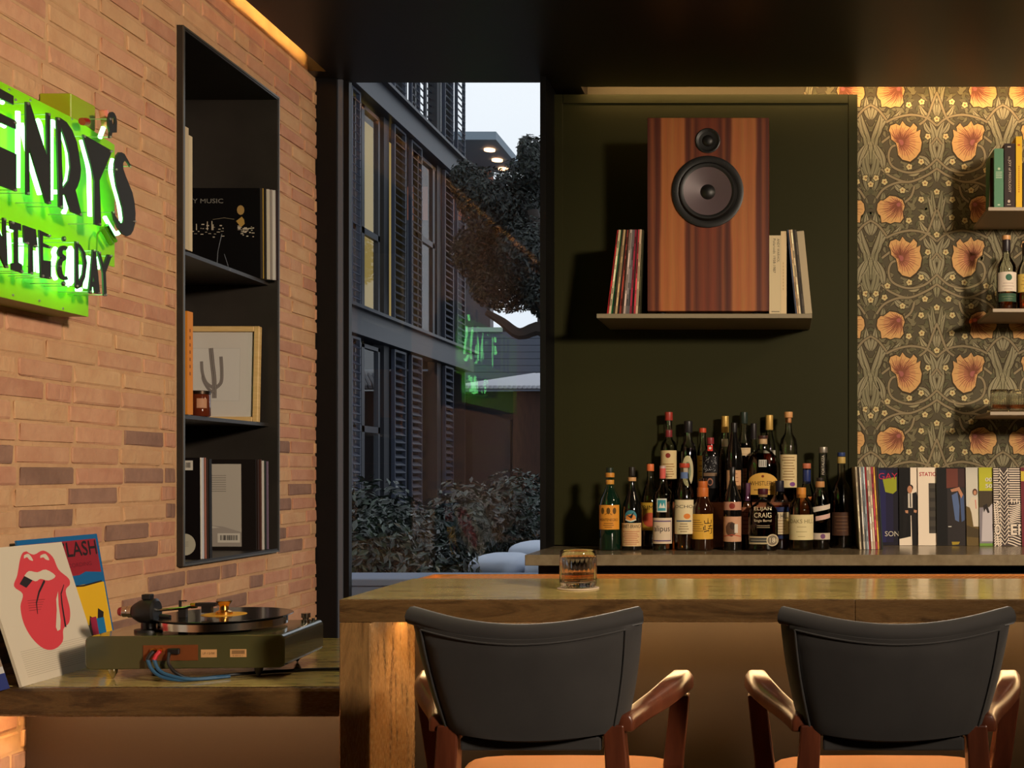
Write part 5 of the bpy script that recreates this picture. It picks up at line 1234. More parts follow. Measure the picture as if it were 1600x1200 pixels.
bottle('slim dark bottle with dusty pink label in the front row', 1144.5, FR, CZ, [(14, 0), (14.4, 3), (14.4, 76), (12, 86), (6.5, 100), (4.4, 110), (4, 128)], 'dark', None,
       caps=((4.6, 116, 130, (26, 22, 22)),), labels=((14, 53, 13.9, (196, 150, 118), rose), (63, 76, 13.9, (186, 136, 112), lambda p, W, a, b: p.ell(0, (a + b) / 2, (b - a) * .36, (b - a) * .36, (130, 50, 40), 1, 14))))
bottle('purple capped bottle half hidden left of the dark decanter', 1167, 4.405, CZ, [(9, 0), (9.6, 3), (9.6, 66), (7.5, 76), (6, 84), (6, 104)], 'clear', 'brown', 0.6, caps=((5.8, 76, 104, (96, 50, 84)),), labels=((24, 66, 9, (176, 110, 80), lines(5, (110, 60, 40))),))
def elijah(p, W, a, b):
    H = b - a; g = (206, 190, 156)
    p.text('ELIJAH', 0, a + H * .70, H * .13, g, 2, W * 1.5, 'c'); p.text('CRAIG', 0, a + H * .52, H * .14, g, 2, W * 1.5, 'c'); p.text('Single Barrel', 0, a + H * .38, H * .09, g, 2, W * 1.5, 'c')
    for i in range(2): p.rect(-W * .5, a + H * (.28 - i * .05), W * .6, a + H * (.295 - i * .05), (170, 150, 120), 2)
def band18(p, W, a, b):
    p.rect(-W * .98, a + (b - a) * .2, W * .98, b - (b - a) * .2, (66, 66, 62), 1); p.rect(-W * .9, a + (b - a) * .45, W * .4, a + (b - a) * .55, (150, 140, 118), 2)
    p.ell(W * .72, (a + b) / 2, (b - a) * .78, (b - a) * .78, (196, 180, 146), 2, 24); p.ell(W * .72, (a + b) / 2, (b - a) * .64, (b - a) * .64, (120, 108, 90), 3, 24); p.text('18', W * .72, (a + b) / 2 - (b - a) * .32, (b - a) * .64, (216, 204, 176), 4, None, 'c')
bottle('wide dark brown decanter bottle lettered ELIJAH CRAIG', 1192, 4.335, CZ, [(22, 0), (23.5, 4), (23.5, 56), (22, 64), (15, 72), (8, 77), (6, 81), (6, 88)], 'clear', 'darkred', 0.76,
       caps=((8, 88, 97, (70, 24, 34)), (7, 84, 88, (120, 96, 60))), labels=((24, 78, 18, None, elijah), (11, 23, 21, (176, 160, 124), band18)), sy=0.62)
bottle('bottle with navy cap and cream label reading N HILL', 1218, 4.425, CZ, [(15, 0), (15.6, 3), (15.6, 66), (14, 76), (7.6, 86), (6.4, 92), (6.4, 104)], 'clear', 'amber', 0.66,
       caps=((7, 90, 107, (26, 26, 40)),), labels=((24, 58, 14, (212, 192, 156), both(word('ELIN HILL', (34, 34, 50), .9, .72, .22), lines(5, (150, 120, 90), .7, .08, .6))), (59, 66, 14, (36, 46, 84), None), (17, 22, 14, (36, 46, 84), None)))
bottle('round shouldered clear bottle with orange cap and cream OAKS HILL label', 1252, FR, CZ, [(18, 0), (19.6, 4), (19.6, 62), (17, 74), (11, 82), (7.4, 87), (6.6, 93)], 'clear', 'pale', 0.58,
       caps=((7.4, 82, 98, (206, 136, 56)),), labels=((17, 56, 18.6, (216, 200, 152), both(word('OAKS HILL', (130, 116, 80), .86, .66, .16), lines(3, (176, 160, 116), .4, .12, .5))),))
def tilted(p, W, a, b):
    H = b - a
    p.poly([(-W, a + H * .58), (W, a + H * .78), (W, a + H * .98), (-W, a + H * .80)], (206, 192, 176), 1); p.poly([(-W * .4, a + H * .24), (W, a + H * .38), (W, a + H * .58), (-W * .4, a + H * .44)], (206, 168, 156), 1)
bottle('dark red bottle with two slanted white labels', 1281.5, 4.415, CZ, [(15, 0), (16, 4), (16, 68), (14, 80), (7.5, 90), (6, 98), (6, 106)], 'clear', 'darkred', 0.78,
       caps=((7, 97, 106, (190, 136, 84)), (6.4, 106, 112, (40, 34, 32))), labels=((36, 72, 15, None, tilted), (16, 26, 15, (196, 180, 160), lambda p, W, a, b: p.ell(W * .2, (a + b) / 2, (b - a) * .4, (b - a) * .4, (110, 70, 110), 1, 12))))
bottle('bottle with copper cap and blue neck behind the round shouldered one', 1260.5, 4.50, CZ, [(11, 0), (11.5, 3), (11.5, 84), (7, 98), (6, 106), (6, 128)], 'clear', 'amber', 0.64, caps=((6.6, 124, 132, (190, 110, 80)), (6.3, 100, 122, (34, 48, 104))), labels=((30, 80, 10.5, (206, 120, 60), lines(4, (120, 60, 30))),))
bottle('tall bottle with silver cap and lettered neck strip, right of the group', 1286, 4.52, CZ, [(14, 0), (14.6, 3), (14.6, 82), (11, 98), (7, 110), (6.6, 118), (6.6, 150)], 'clear', 'brown', 0.45, caps=((7.2, 148, 157, (190, 184, 172), 0.9),),
       labels=((112, 146, 3.2, (30, 28, 26), lambda p, W, a, b: p.text('FORTALEZA', W * .5, a + (b - a) * .06, W * 1.2, (206, 196, 176), 2, (b - a) * .88, 'l', rot=pi / 2)),))
bottle('dim bottle with blue cap, rightmost beside the record spines', 1314.5, 4.50, CZ, [(15.5, 0), (16, 3), (16, 86), (12, 98), (6.6, 106), (6, 112), (6, 145)], 'clear', 'darkred', 0.68, caps=((6.2, 143, 149, (40, 60, 110)), (6.6, 132, 142, (190, 160, 90))), labels=((20, 56, 15, (74, 50, 38), lines(5, (110, 80, 56))),))
# wooden riser and the bottles on it
rs = MB().box((1040 - CX) * 4.44 / F, (1241 - CX) * 4.44 / F, 4.445, YP - 0.004, CZ + 0.0006, RISER).build('bottle_riser', mat('riser_wood', (150, 84, 46), 0.45, rgb2=(120, 64, 34), vscale=6, stretch=(1, 1, 10)), bevel=0.002, seg=1)
tag(rs, 'reddish wooden step raising the back row of bottles', 'riser')
R1, R2 = 4.492, 4.566
g2 = 'bottles on the wooden step'
bottle('tall red capped bottle with cream label, leftmost on the wooden step', 1045, R2, RISER, [(12.4, 0), (13, 3), (13, 84), (11, 92), (6.5, 97), (5.2, 101), (5, 138)], 'clear', 'brown', 0.25, caps=((6.2, 127, 140, (150, 50, 40)), (5.4, 101, 112, (120, 40, 44))), labels=((36, 80, 12.4, (206, 184, 136), both(lines(6, (150, 110, 70), .7, .06, .5), lambda p, W, a, b: p.ell(0, a + (b - a) * .82, W * .25, (b - a) * .09, (130, 50, 40), 1, 10))),), group=g2)
def oval(p, W, a, b): p.ell(0, (a + b) / 2, W * .9, (b - a) / 2, (190, 180, 140), 1, 20); p.ell(0, (a + b) / 2, W * .5, (b - a) * .3, (120, 130, 100), 2, 14)
bottle('tall black capped bottle with oval pale label on the step', 1075.5, R2, RISER, [(12.6, 0), (13, 3), (13, 76), (11, 88), (6, 96), (5.2, 102), (5.2, 126)], 'clear', 'darkred', 0.66, caps=((6.6, 108, 126, (28, 26, 30)),), labels=((24, 72, 9.5, None, oval),), group=g2)
bottle('slender orange capped bottle in the back row of the step', 1098, R2, RISER, [(8.6, 0), (9, 3), (9, 74), (7, 84), (4.8, 92), (4.6, 114)], 'clear', 'amber', 0.5, caps=((5.6, 108, 115, (186, 70, 40)),), labels=((30, 72, 8, (196, 150, 60), lines(4, (110, 70, 30))),), group=g2)
def ornate(p, W, a, b):
    r_ = random.Random(4); H = b - a
    for i in range(40):
        x, y = r_.uniform(-.85, .85) * W, a + H * r_.uniform(.52, .95); p.line([(x, y), (x + r_.uniform(-.2, .2) * W, y + r_.uniform(-.06, .06) * H)], .0009, (176, 176, 180), 1)
    p.rect(-W * .9, a + H * .38, W * .9, a + H * .48, (120, 96, 74), 1, 4); p.ell(0, a + H * .2, W * .4, H * .12, (150, 100, 80), 1, 14); p.ell(0, a + H * .19, W * .28, H * .08, (40, 34, 34), 2, 14)
bottle('square black flask with ornate silver label and red cap on the step', 1110, 4.478, RISER, [(12, 0), (13, 3), (13, 72), (12, 78), (6, 84), (5, 90), (5, 98)], 'dark', None, caps=((5.6, 91, 101, (130, 40, 44)),), labels=((22, 72, 11.6, (24, 22, 24), ornate), (80, 89, 4, (196, 60, 50), lambda p, W, a, b: p.ell(0, (a + b) / 2, W * .5, W * .5, (216, 206, 190), 1, 12))), sy=0.62, group=g2)
bottle('gold topped bottle with red liquor in the back row of the step', 1133, R2, RISER, [(12, 0), (12.5, 3), (12.5, 70), (10, 84), (6.2, 96), (5.4, 104), (5.4, 132)], 'clear', 'red', 0.48, caps=((5.8, 108, 134, (196, 160, 84), 0.4),), labels=((86, 98, 5, (206, 196, 170), None),), group=g2)
bottle('tall black wine shaped bottle at the front of the step', 1147, 4.487, RISER, [(13, 0), (13.6, 3), (13.6, 66), (12, 80), (7, 98), (4.8, 110), (4.6, 124)], 'dark', None, caps=((5, 104, 124, (22, 20, 22)),), labels=((20, 50, 11, (196, 150, 110), lines(4, (130, 80, 50))),), group=g2)
bottle('green capsule bottle with cream shoulder label behind the black one', 1162.5, R2, RISER, [(12, 0), (12.5, 3), (12.5, 84), (10.5, 92), (6, 104), (5.2, 112), (5.2, 138)], 'clear', 'darkred', 0.66, caps=((5.8, 122, 140, (34, 46, 40)),), labels=((72, 84, 10.5, (206, 180, 140), lines(2, (140, 100, 70))), (20, 52, 11, (206, 168, 120), lines(5, (150, 110, 80)))), group=g2)
bottle('black capped slim bottle behind the round decanter', 1177.5, 4.592, RISER, [(7, 0), (7.5, 3), (7.5, 70), (6, 84), (4.4, 96), (4.2, 120)], 'clear', 'amber', 0.5, caps=((4.8, 98, 122, (34, 28, 30)),), group=g2)
def arch(p, W, a, b):
    H = b - a; pts = [(-W, a), (W, a)] + [(W * cos(t), a + H * (.55 + .45 * sin(t))) for t in [i * pi / 12 for i in range(13)]]
    p.poly(pts, (206, 160, 76), 0.5); p.text('WHISTLEPIG', 0, a + H * .42, H * .20, (60, 40, 24), 2, W * 1.7, 'c'); p.rect(-W * .6, a + H * .2, W * .6, a + H * .24, (110, 76, 40), 2, 6); p.ell(0, a + H * .84, W * .1, H * .06, (120, 50, 30), 2, 8)
bottle('round brown decanter with arched cream label on the step', 1192, 4.49, RISER, [(22, 0), (25, 6), (26, 30), (25.4, 56), (22, 70), (14, 79), (7.5, 83), (6.5, 88), (7, 98)], 'clear', 'brown', 0.78, caps=((8, 99, 104, (66, 40, 34)), (6.8, 91, 99, (190, 160, 120))), labels=((12, 46, 23, None, arch), (55, 66, 6, (206, 200, 190), lambda p, W, a, b: [p.rect(-W * .8 + q * W * .5, a + .002, -W * .6 + q * W * .5, b - .002, (60, 56, 54), 1) for q in range(4)])), sy=0.55, group=g2)
bottle('gold topped clear bottle right behind the round decanter', 1202, 4.588, RISER, [(9.5, 0), (10, 3), (10, 86), (8, 96), (5.4, 106), (5, 112), (5, 134)], 'clear', 'pale', 0.3, caps=((6, 112, 135, (206, 166, 90), 0.3),), labels=((60, 80, 9.4, (206, 200, 186), None),), group=g2)
bottle('tall clear bottle with cork and large cream label, rightmost on step', 1232, 4.505, RISER, [(13, 0), (14, 3), (14, 88), (12, 98), (7, 106), (5.4, 114), (5, 128), (5.6, 132)], 'clear', 'darkred', 0.16, caps=((6.6, 132, 141, (206, 150, 96)), (4.8, 124, 132, (190, 130, 84))), labels=((23, 74, 13, (212, 192, 146), both(lines(9, (150, 120, 80), .7, .22, .9), lambda p, W, a, b: p.ell(W * .4, a + (b - a) * .1, W * .3, (b - a) * .07, (120, 70, 130), 1, 10))),), group=g2)

# ================================================================== records on the back counter
rowC = [(1343.0, 1335.5, 2.4, (206, 190, 160), 'cream', 0.0), (1346.0, 1338.6, 2.6, (60, 50, 42), 'dark', 0.004), (1349.0, 1341.6, 2.2, (216, 206, 190), 'white', 0.0), (1351.8, 1344.2, 2.4, (120, 124, 128), 'blue grey', 0.003), (1354.6, 1347.2, 2.4, (176, 190, 196), 'pale blue', 0.0),
        (1357.6, 1350.0, 2.6, (150, 40, 44), 'red', 0.004), (1360.8, 1353.0, 3.0, (216, 200, 176), 'ivory', 0.0), (1364.4, 1356.6, 2.8, (200, 176, 150), 'beige', 0.002), (1367.8, 1360.0, 2.6, (176, 64, 80), 'pink', 0.0), (1371.0, 1363.4, 2.4, (206, 160, 70), 'yellow', 0.003), (1374.0, 1366.6, 2.2, (66, 44, 40), 'brown', 0.0), (1376.8, 1369.6, 2.2, (40, 48, 44), 'black green', 0.002)]
spine_row(rowC, 4.395, 0.312, CZ, 4.42, 'leaning records on the back counter', 'the leaning row on the back counter')
gC = 'face out records on the back counter'
cf = [0]
def cover(label, px, col, prints, edge=(196, 186, 170)):
    d = 4.655 - cf[0] * 0.0085; cf[0] += 1
    x = (px - CX) * d / F
    slab('record_sleeve', label, 'record sleeve', (x, d, CZ + 0.0008), (1, 0, 0), (0, 0.085, 1), LP, LP, 0.004, col, edge, gC, prints)
K_ = 4.62 / F
def pxr(p, x0, y0, x1, y1, base):
    return ((x0 - base) * K_, (852 - y1) * K_, (x1 - base) * K_, (852 - y0) * K_)
def c1(p):
    B = 1373
    for q in range(3): p.rect(0.004, 0.012, 0.03 + .03 * q, .305, ((38, 36, 84), (34, 30, 60), (28, 24, 36))[q], 0.3 if q == 2 else 1.2 - q * .3)
    p.poly([((x - B) * K_, (852 - y) * K_) for x, y in ((1380, 748), (1402, 744), (1402, 766), (1396, 771), (1384, 768))], (156, 160, 40), 2)
    p.text('GAY', 0.001, (852 - 748) * K_, 10 * K_, (190, 44, 70), 3, 30 * K_); p.text('SON', 10 * K_, (852 - 838) * K_, 8 * K_, (206, 196, 176), 3, 22 * K_)
cover('dark blue record sleeve with yellow patch and pink lettering', 1373, (30, 26, 40), c1)
def c2(p):
    B = 1405; q = lambda pts, c, l: p.poly([((x - B) * K_, (852 - y) * K_) for x, y in pts], c, l)
    p.rect(18 * K_, 0, 31 * K_, LP, (240, 224, 202), 1); q([(1405, 852), (1424, 852), (1424, 838), (1405, 842)], (240, 224, 202), 1)
    q([(1412, 775), (1432, 768), (1436, 780), (1434, 852), (1425, 852), (1424, 805), (1418, 805), (1415, 840), (1410, 838)], (24, 20, 20), 2); q([(1419, 770), (1426, 770), (1426, 793), (1419, 793)], (216, 206, 190), 3); p.line([((1422.5 - B) * K_, (852 - 770) * K_), ((1423 - B) * K_, (852 - 792) * K_)], .004, (20, 18, 18), 4)
    p.ell((1422 - B) * K_, (852 - 764) * K_, 4 * K_, 6 * K_, (190, 130, 96), 3, 12); p.ell((1422 - B) * K_, (852 - 761) * K_, 5.4 * K_, 5 * K_, (26, 18, 16), 2.6, 12)
    q([(1414, 797), (1419, 797), (1419, 802), (1415, 801)], (196, 140, 104), 4); q([(1428, 796), (1433, 797), (1432, 801), (1428, 800)], (196, 140, 104), 4)
cover('record sleeve with a figure in black suit and tie', 1405.5, (15, 12, 12), c2)
def c3(p):
    p.text('STATION', 2.5 * K_, (852 - 743) * K_, 6.5 * K_, (176, 52, 60), 2, 33 * K_, bold=.02); p.rect(17 * K_, 19 * K_, 60 * K_, 98 * K_, (74, 68, 60), 1)
    for i in range(5): p.rect(18 * K_, (24 + i * 15) * K_, 58 * K_, (30 + i * 15) * K_, (56, 52, 46), 2)
cover('white record sleeve with red lettering STATIO', 1435, (240, 224, 202), c3)
def c4(p):
    B = 1464; q = lambda pts, c, l: p.poly([((x - B) * K_, (852 - y) * K_) for x, y in pts], c, l)
    q([(1481, 762), (1510, 760), (1510, 852), (1481, 852)], (44, 38, 38), 1); q([(1480, 731), (1498, 731), (1498, 760), (1480, 762)], (110, 56, 44), 1); q([(1498, 731), (1510, 731), (1510, 762), (1498, 760)], (60, 34, 32), 1)
    q([(1488, 773), (1497, 768), (1500, 790), (1499, 815), (1493, 812)], (86, 106, 150), 2); q([(1501, 775), (1507, 772), (1508, 812), (1503, 815)], (70, 88, 130), 2); q([(1486, 764), (1500, 760), (1506, 772), (1503, 778), (1498, 766), (1488, 768)], (186, 130, 100), 3)
    q([(1487, 846), (1500, 846), (1498, 850), (1488, 851)], (166, 140, 40), 3); p.rect(18 * K_, 29 * K_, 23 * K_, 30.5 * K_, (206, 200, 190), 3)
cover('dark record sleeve with a figure in blue jeans', 1464, (14, 11, 11), c4)
def c5(p):
    B = 1510; q = lambda pts, c, l: p.poly([((x - B) * K_, (852 - y) * K_) for x, y in pts], c, l)
    q([(1510, 790), (1534, 800), (1534, 852), (1510, 852)], (104, 84, 44), 1); q([(1510, 820), (1534, 828), (1534, 840), (1510, 838)], (74, 60, 34), 2)
    q([(1518, 776), (1530, 776), (1531, 795), (1530, 822), (1521, 822), (1518, 800), (1514, 788)], (216, 204, 184), 3); p.ell(14 * K_, (852 - 768) * K_, 4 * K_, 5.5 * K_, (90, 56, 40), 3, 12); p.ell(14 * K_, (852 - 769) * K_, 2.4 * K_, 3.6 * K_, (196, 140, 106), 4, 10); p.line([(14.5 * K_, 72 * K_), (15.5 * K_, 58 * K_)], .004, (206, 130, 120), 4)
cover('grey record sleeve with a figure in white suit over brown landscape', 1510.5, (206, 200, 186), c5)
def c6(p):
    B = 1530; q = lambda pts, c, l: p.poly([((x - B) * K_, (852 - y) * K_) for x, y in pts], c, l)
    p.rect(0, 86 * K_, LP, LP, (186, 184, 46), 1); p.rect(0, 60 * K_, LP, 86 * K_, (70, 58, 40), 1); p.rect(0, 4 * K_, LP, 60 * K_, (134, 126, 134), 1.2); p.rect(0, 0, LP, 4 * K_, (110, 150, 60), 1)
    q([(1535, 800), (1538, 788), (1545, 792), (1550, 786), (1555, 796), (1555, 845), (1533, 845)], (196, 188, 192), 2); q([(1536, 789), (1542, 786), (1546, 800), (1543, 801), (1540, 794), (1537, 800)], (40, 32, 30), 3); q([(1550, 818), (1556, 815), (1556, 848), (1551, 848)], (34, 28, 28), 3)
    for a, t in ((100, '00'), (90, '50')): p.text(t, 10.4 * K_, a * K_, 6.4 * K_, (30, 28, 26), 2, 11 * K_, bold=.03); p.text(t, 10 * K_, (a + .4) * K_, 6.4 * K_, (216, 212, 196), 3, 11 * K_, bold=.02)
cover('record sleeve with lime green top and white numerals', 1531, (150, 140, 140), c6, (120, 160, 70))
def c7(p):
    W_ = (232, 216, 198); k = (40, 30, 28); cx_ = 17 * K_
    for i in range(34):
        y = LP - (i + .6) * LP / 34
        for s_ in (-1, 1):
            pts = []
            for j in range(13):
                x = cx_ + s_ * (0.012 + j * (0.035 if s_ < 0 else 0.24) / 12); bend = (0.010 * sin(j * .9 + i * .25) if i > 14 else 0)
                pts.append((x, y + bend * (1 if s_ > 0 else .6)))
            pts = [q for q in pts if 0 <= q[0] <= LP]
            if len(pts) > 1: p.line(pts, .0042, W_, 1)
    for i in range(20):
        y = LP - i * 6.4 * K_
        if y < 0.02: break
        p.line([(cx_ - 8 * K_, y), (cx_, y - 10 * K_ if y > 10 * K_ else 0), (cx_ + 8 * K_, y)], .0075, k, 2); p.line([(cx_ - 7 * K_, y - .004), (cx_, max(y - 10 * K_ - .004, 0)), (cx_ + 7 * K_, y - .004)], .0036, W_, 3)
    for x, t in ((0.8 * K_, 'O'), (26 * K_, 'E'), (37.5 * K_, 'R')):
        p.text(t, x, 16 * K_, 19 * K_, k, 4, 11 * K_, bold=.08); p.text(t, x + .8 * K_, 17 * K_, 17 * K_, W_, 5, 9.4 * K_, bold=.03)
    for i in range(4): p.rect((28 + i * 4) * K_, 66 * K_, (29.6 + i * 4) * K_, (74 - 3 * (i % 2)) * K_, W_, 4)
cover('black and cream striped record sleeve lettered OVER', 1553, (70, 58, 54), c7)
cover('dark red record sleeve at the right picture edge', 1597, (110, 30, 44), lambda p: p.rect(0, .26, LP, .30, (206, 180, 60), 1))

# ================================================================== floating shelves on the wallpaper
m_sh2 = mat('shelf_pale', (150, 132, 108), 0.5)
SX0 = (1544 - CX) * 4.38 / F
zs1, zs2, zs3 = CH - (323.5 - CY) * 4.38 / F, CH - (482 - CY) * 4.38 / F, CH - (643 - CY) * 4.38 / F
for z, px, l in ((zs1, 1544, 'upper floating shelf with books on the wallpaper'), (zs2, 1551, 'middle floating shelf with whiskey bottles on the wallpaper'), (zs3, 1547, 'lower floating shelf with tumblers on the wallpaper')):
    tag(MB().box((px - CX) * 4.38 / F, 1.9, 4.38, YB - 0.003, z - 0.014, z).build('wall_shelf', m_sh2, bevel=0.0012, seg=1), l, 'shelf', 'floating shelves')
k4 = 4.40 / F
gB = 'books on the upper floating shelf'
def bk4(label, px0, px1, ytop, col, depth, prints=None, y=4.40, lean_=0.0):
    return book('book', label, ((px0 - CX) * k4, y, zs1 + 0.0006), (1, 0, 0), (px1 - px0) * k4, (323 - ytop) * k4, depth, col, group=gB, prints=prints)
bk4('green clothbound book on the upper floating shelf', 1553.5, 1568, 230, (84, 130, 100), 0.18, lambda p: [p.rect(.006, .115 + i * .007, .03, .1175 + i * .007, (186, 200, 176), 1) for i in range(4)] + [p.ell(.018, .150, .005, .005, (176, 190, 160), 1, 10), p.rect(.013, .010, .022, .015, (186, 200, 176), 1)])
def joy(p):
    w_ = (196, 178, 160)
    p.text('JOY of MIXOLOGY', .013, .185, .012, w_, 1, .125, rot=-pi / 2); p.text('the', .015, .197, .006, w_, 1, .010, rot=-pi / 2); p.rect(.011, .232, .024, .236, w_, 1); p.ell(.017, .026, .005, .006, w_, 1, 10); p.rect(.010, .012, .024, .0145, w_, 1)
bk4('black book lettered JOY of MIXOLOGY', 1569.5, 1586, 222, (44, 28, 24), 0.19, joy)
bk4('yellow book with orange lettering on the upper floating shelf', 1587.5, 1597, 211, (222, 176, 34), 0.17, lambda p: [p.rect(.009, .06 + i * .008, .0135, .0655 + i * .008, (190, 120, 30), 1) for i in range(13)] + [p.rect(.006, .238, .016, .244, (190, 90, 30), 1)])
bk4('dark book at the right picture edge of the upper shelf', 1598, 1612, 252, (40, 30, 26), 0.18)
lb2 = thing('book', 'brown paperback leaning at the left end of the upper shelf', 'book', group=gB)
lb2.matrix_world = Matrix.Translation(((1547.5 - CX) * k4, 4.43, zs1 + 0.0008)) @ Matrix.Rotation(0.035, 4, 'Y') @ Matrix.Rotation(-0.18, 4, 'Z')
MB().box(0.0, 0.012, 0, 0.17, 0.001, 0.20).build('cover_board', mat('brown_cover', (96, 60, 34), 0.5), lb2); MB().box(-0.0015, -0.0002, 0.002, 0.16, 0.11, 0.20).build('cover_panel', mat('dark_cover', (40, 34, 26), 0.5), lb2)
bottle('clear whiskey bottle with white label and green band on the middle shelf', 1572.5, 4.47, zs2, [(14, 0), (15.4, 3), (15.4, 62), (14.6, 72), (10, 80), (6.6, 85), (6, 92), (6, 112)], 'clear', 'amber', 0.26, caps=((6.4, 94, 112, (34, 28, 34)), (6.6, 112, 119, (206, 150, 96))),
       labels=((30, 60, 14.4, (214, 200, 184), both(lambda p, W, a, b: p.ell(W * .05, a + (b - a) * .72, W * .28, (b - a) * .17, (52, 96, 76), 1, 18), lines(3, (170, 150, 140), .6, .1, .4))), (14, 27, 13.6, (58, 84, 66), lines(2, (140, 150, 110), .7, .3, .6))), group='bottles on the middle floating shelf')
bottle('amber whiskey bottle at the right picture edge of the middle shelf', 1603, 4.49, zs2, [(14, 0), (15, 3), (15, 60), (13, 70), (6, 82), (5.6, 108)], 'clear', 'amber', 0.34, caps=((6, 90, 108, (40, 30, 26)),), labels=((30, 58, 14, (206, 176, 90), lines(4, (130, 90, 40))),), group='bottles on the middle floating shelf')

# ================================================================== tumblers
def refr(name, col, ior):
    m = bpy.data.materials.new(name); m.use_nodes = True; b = m.node_tree.nodes['Principled BSDF']
    b.inputs['Base Color'].default_value = (*col, 1); b.inputs['Roughness'].default_value = 0.0; b.inputs['Transmission Weight'].default_value = 1.0; b.inputs['IOR'].default_value = ior; return m
m_clear = refr('tumbler_glass', (0.99, 0.99, 0.97), 1.47)
m_whisky = refr('tumbler_whisky', (0.80, 0.26, 0.07), 1.34)
def tumbler(label, cx, cy, zb, r, h, fill, group):
    t = thing('tumbler', label, 'glass', (cx, cy, zb), group=group)
    n = 72; secs = []; prof = [(0.90, 0.0005), (0.97, 0.003), (1.0, 0.010), (1.0, h * .30), (1.0, h * .74), (1.0, h * .80), (1.0, h), (0.985, h + 0.001), (0.965, h), (0.962, h * .8), (0.955, h * .3), (0.94, 0.016), (0.85, 0.012), (0.01, 0.0115)]
    mb = MB(); k = 0
    for i, (q, z) in enumerate(prof):
        for j in range(n):
            a = 2 * pi * j / n; rr = r * q
            if i in (2, 3, 4): rr += 0.0009 * cos(24 * a)
            mb.v.append((rr * cos(a), rr * sin(a), z))
    for i in range(len(prof) - 1):
        for j in range(n): mb.f.append([i * n + j, i * n + (j + 1) % n, (i + 1) * n + (j + 1) % n, (i + 1) * n + j]); mb.m.append(0)
    mb.f.append(list(range(n))[::-1]); mb.m.append(0)
    mb.build('glass_body', m_clear, t, smooth=50)
    MB().lathe([(r * .83, 0.0135), (r * .93, 0.0165), (r * .945, fill)], 48).build('whiskey', m_whisky, t, smooth=35)
    cu_ = MB(); 
    for j in range(24):
        a = 2 * pi * (j + .5) / 24; x, y = (r + .0002) * cos(a), (r + .0002) * sin(a); tx, ty = -sin(a) * .0016, cos(a) * .0016
        cu_.add([(x - tx, y - ty, h * .26), (x + tx, y + ty, h * .26), (x + tx * 1.6, y + ty * 1.6, h * .70), (x, y, h * .76), (x - tx * 1.6, y - ty * 1.6, h * .70)], [(0, 1, 2, 3, 4)])
    tag(cu_.build('cut_flutes', glassmat('flute_glass', (0.86, 0.86, 0.80), 1.5, 0.08, 0.06), t), None, None, kind='stuff')
gd_ = 2.62
tumbler('ribbed whiskey tumbler standing on the bar top', (903.5 - CX) * gd_ / F, gd_, BZ + 0.0028, 28.4 * gd_ / F, 0.0835, 0.030, 'ribbed tumblers')
tag(MB().lathe([(0.0465, 0.0004), (0.0475, 0.001), (0.0475, 0.0022), (0.047, 0.0026)], 40, c=((903.5 - CX) * gd_ / F, gd_, BZ)).build('coaster', mat('paper_coaster', (206, 186, 160), 0.8)), 'thin round paper coaster under the tumbler on the bar', 'coaster')
for px, l in ((1561.5, 'ribbed whiskey tumbler at the left end of the lower shelf'), (1590.5, 'ribbed whiskey tumbler second from left on the lower shelf'), (1619, 'ribbed whiskey tumbler past the picture edge on the lower shelf')):
    tumbler(l, (px - CX) * 4.45 / F, 4.45, zs3 + 0.0006, 0.0345, 0.086, 0.028, 'ribbed tumblers')

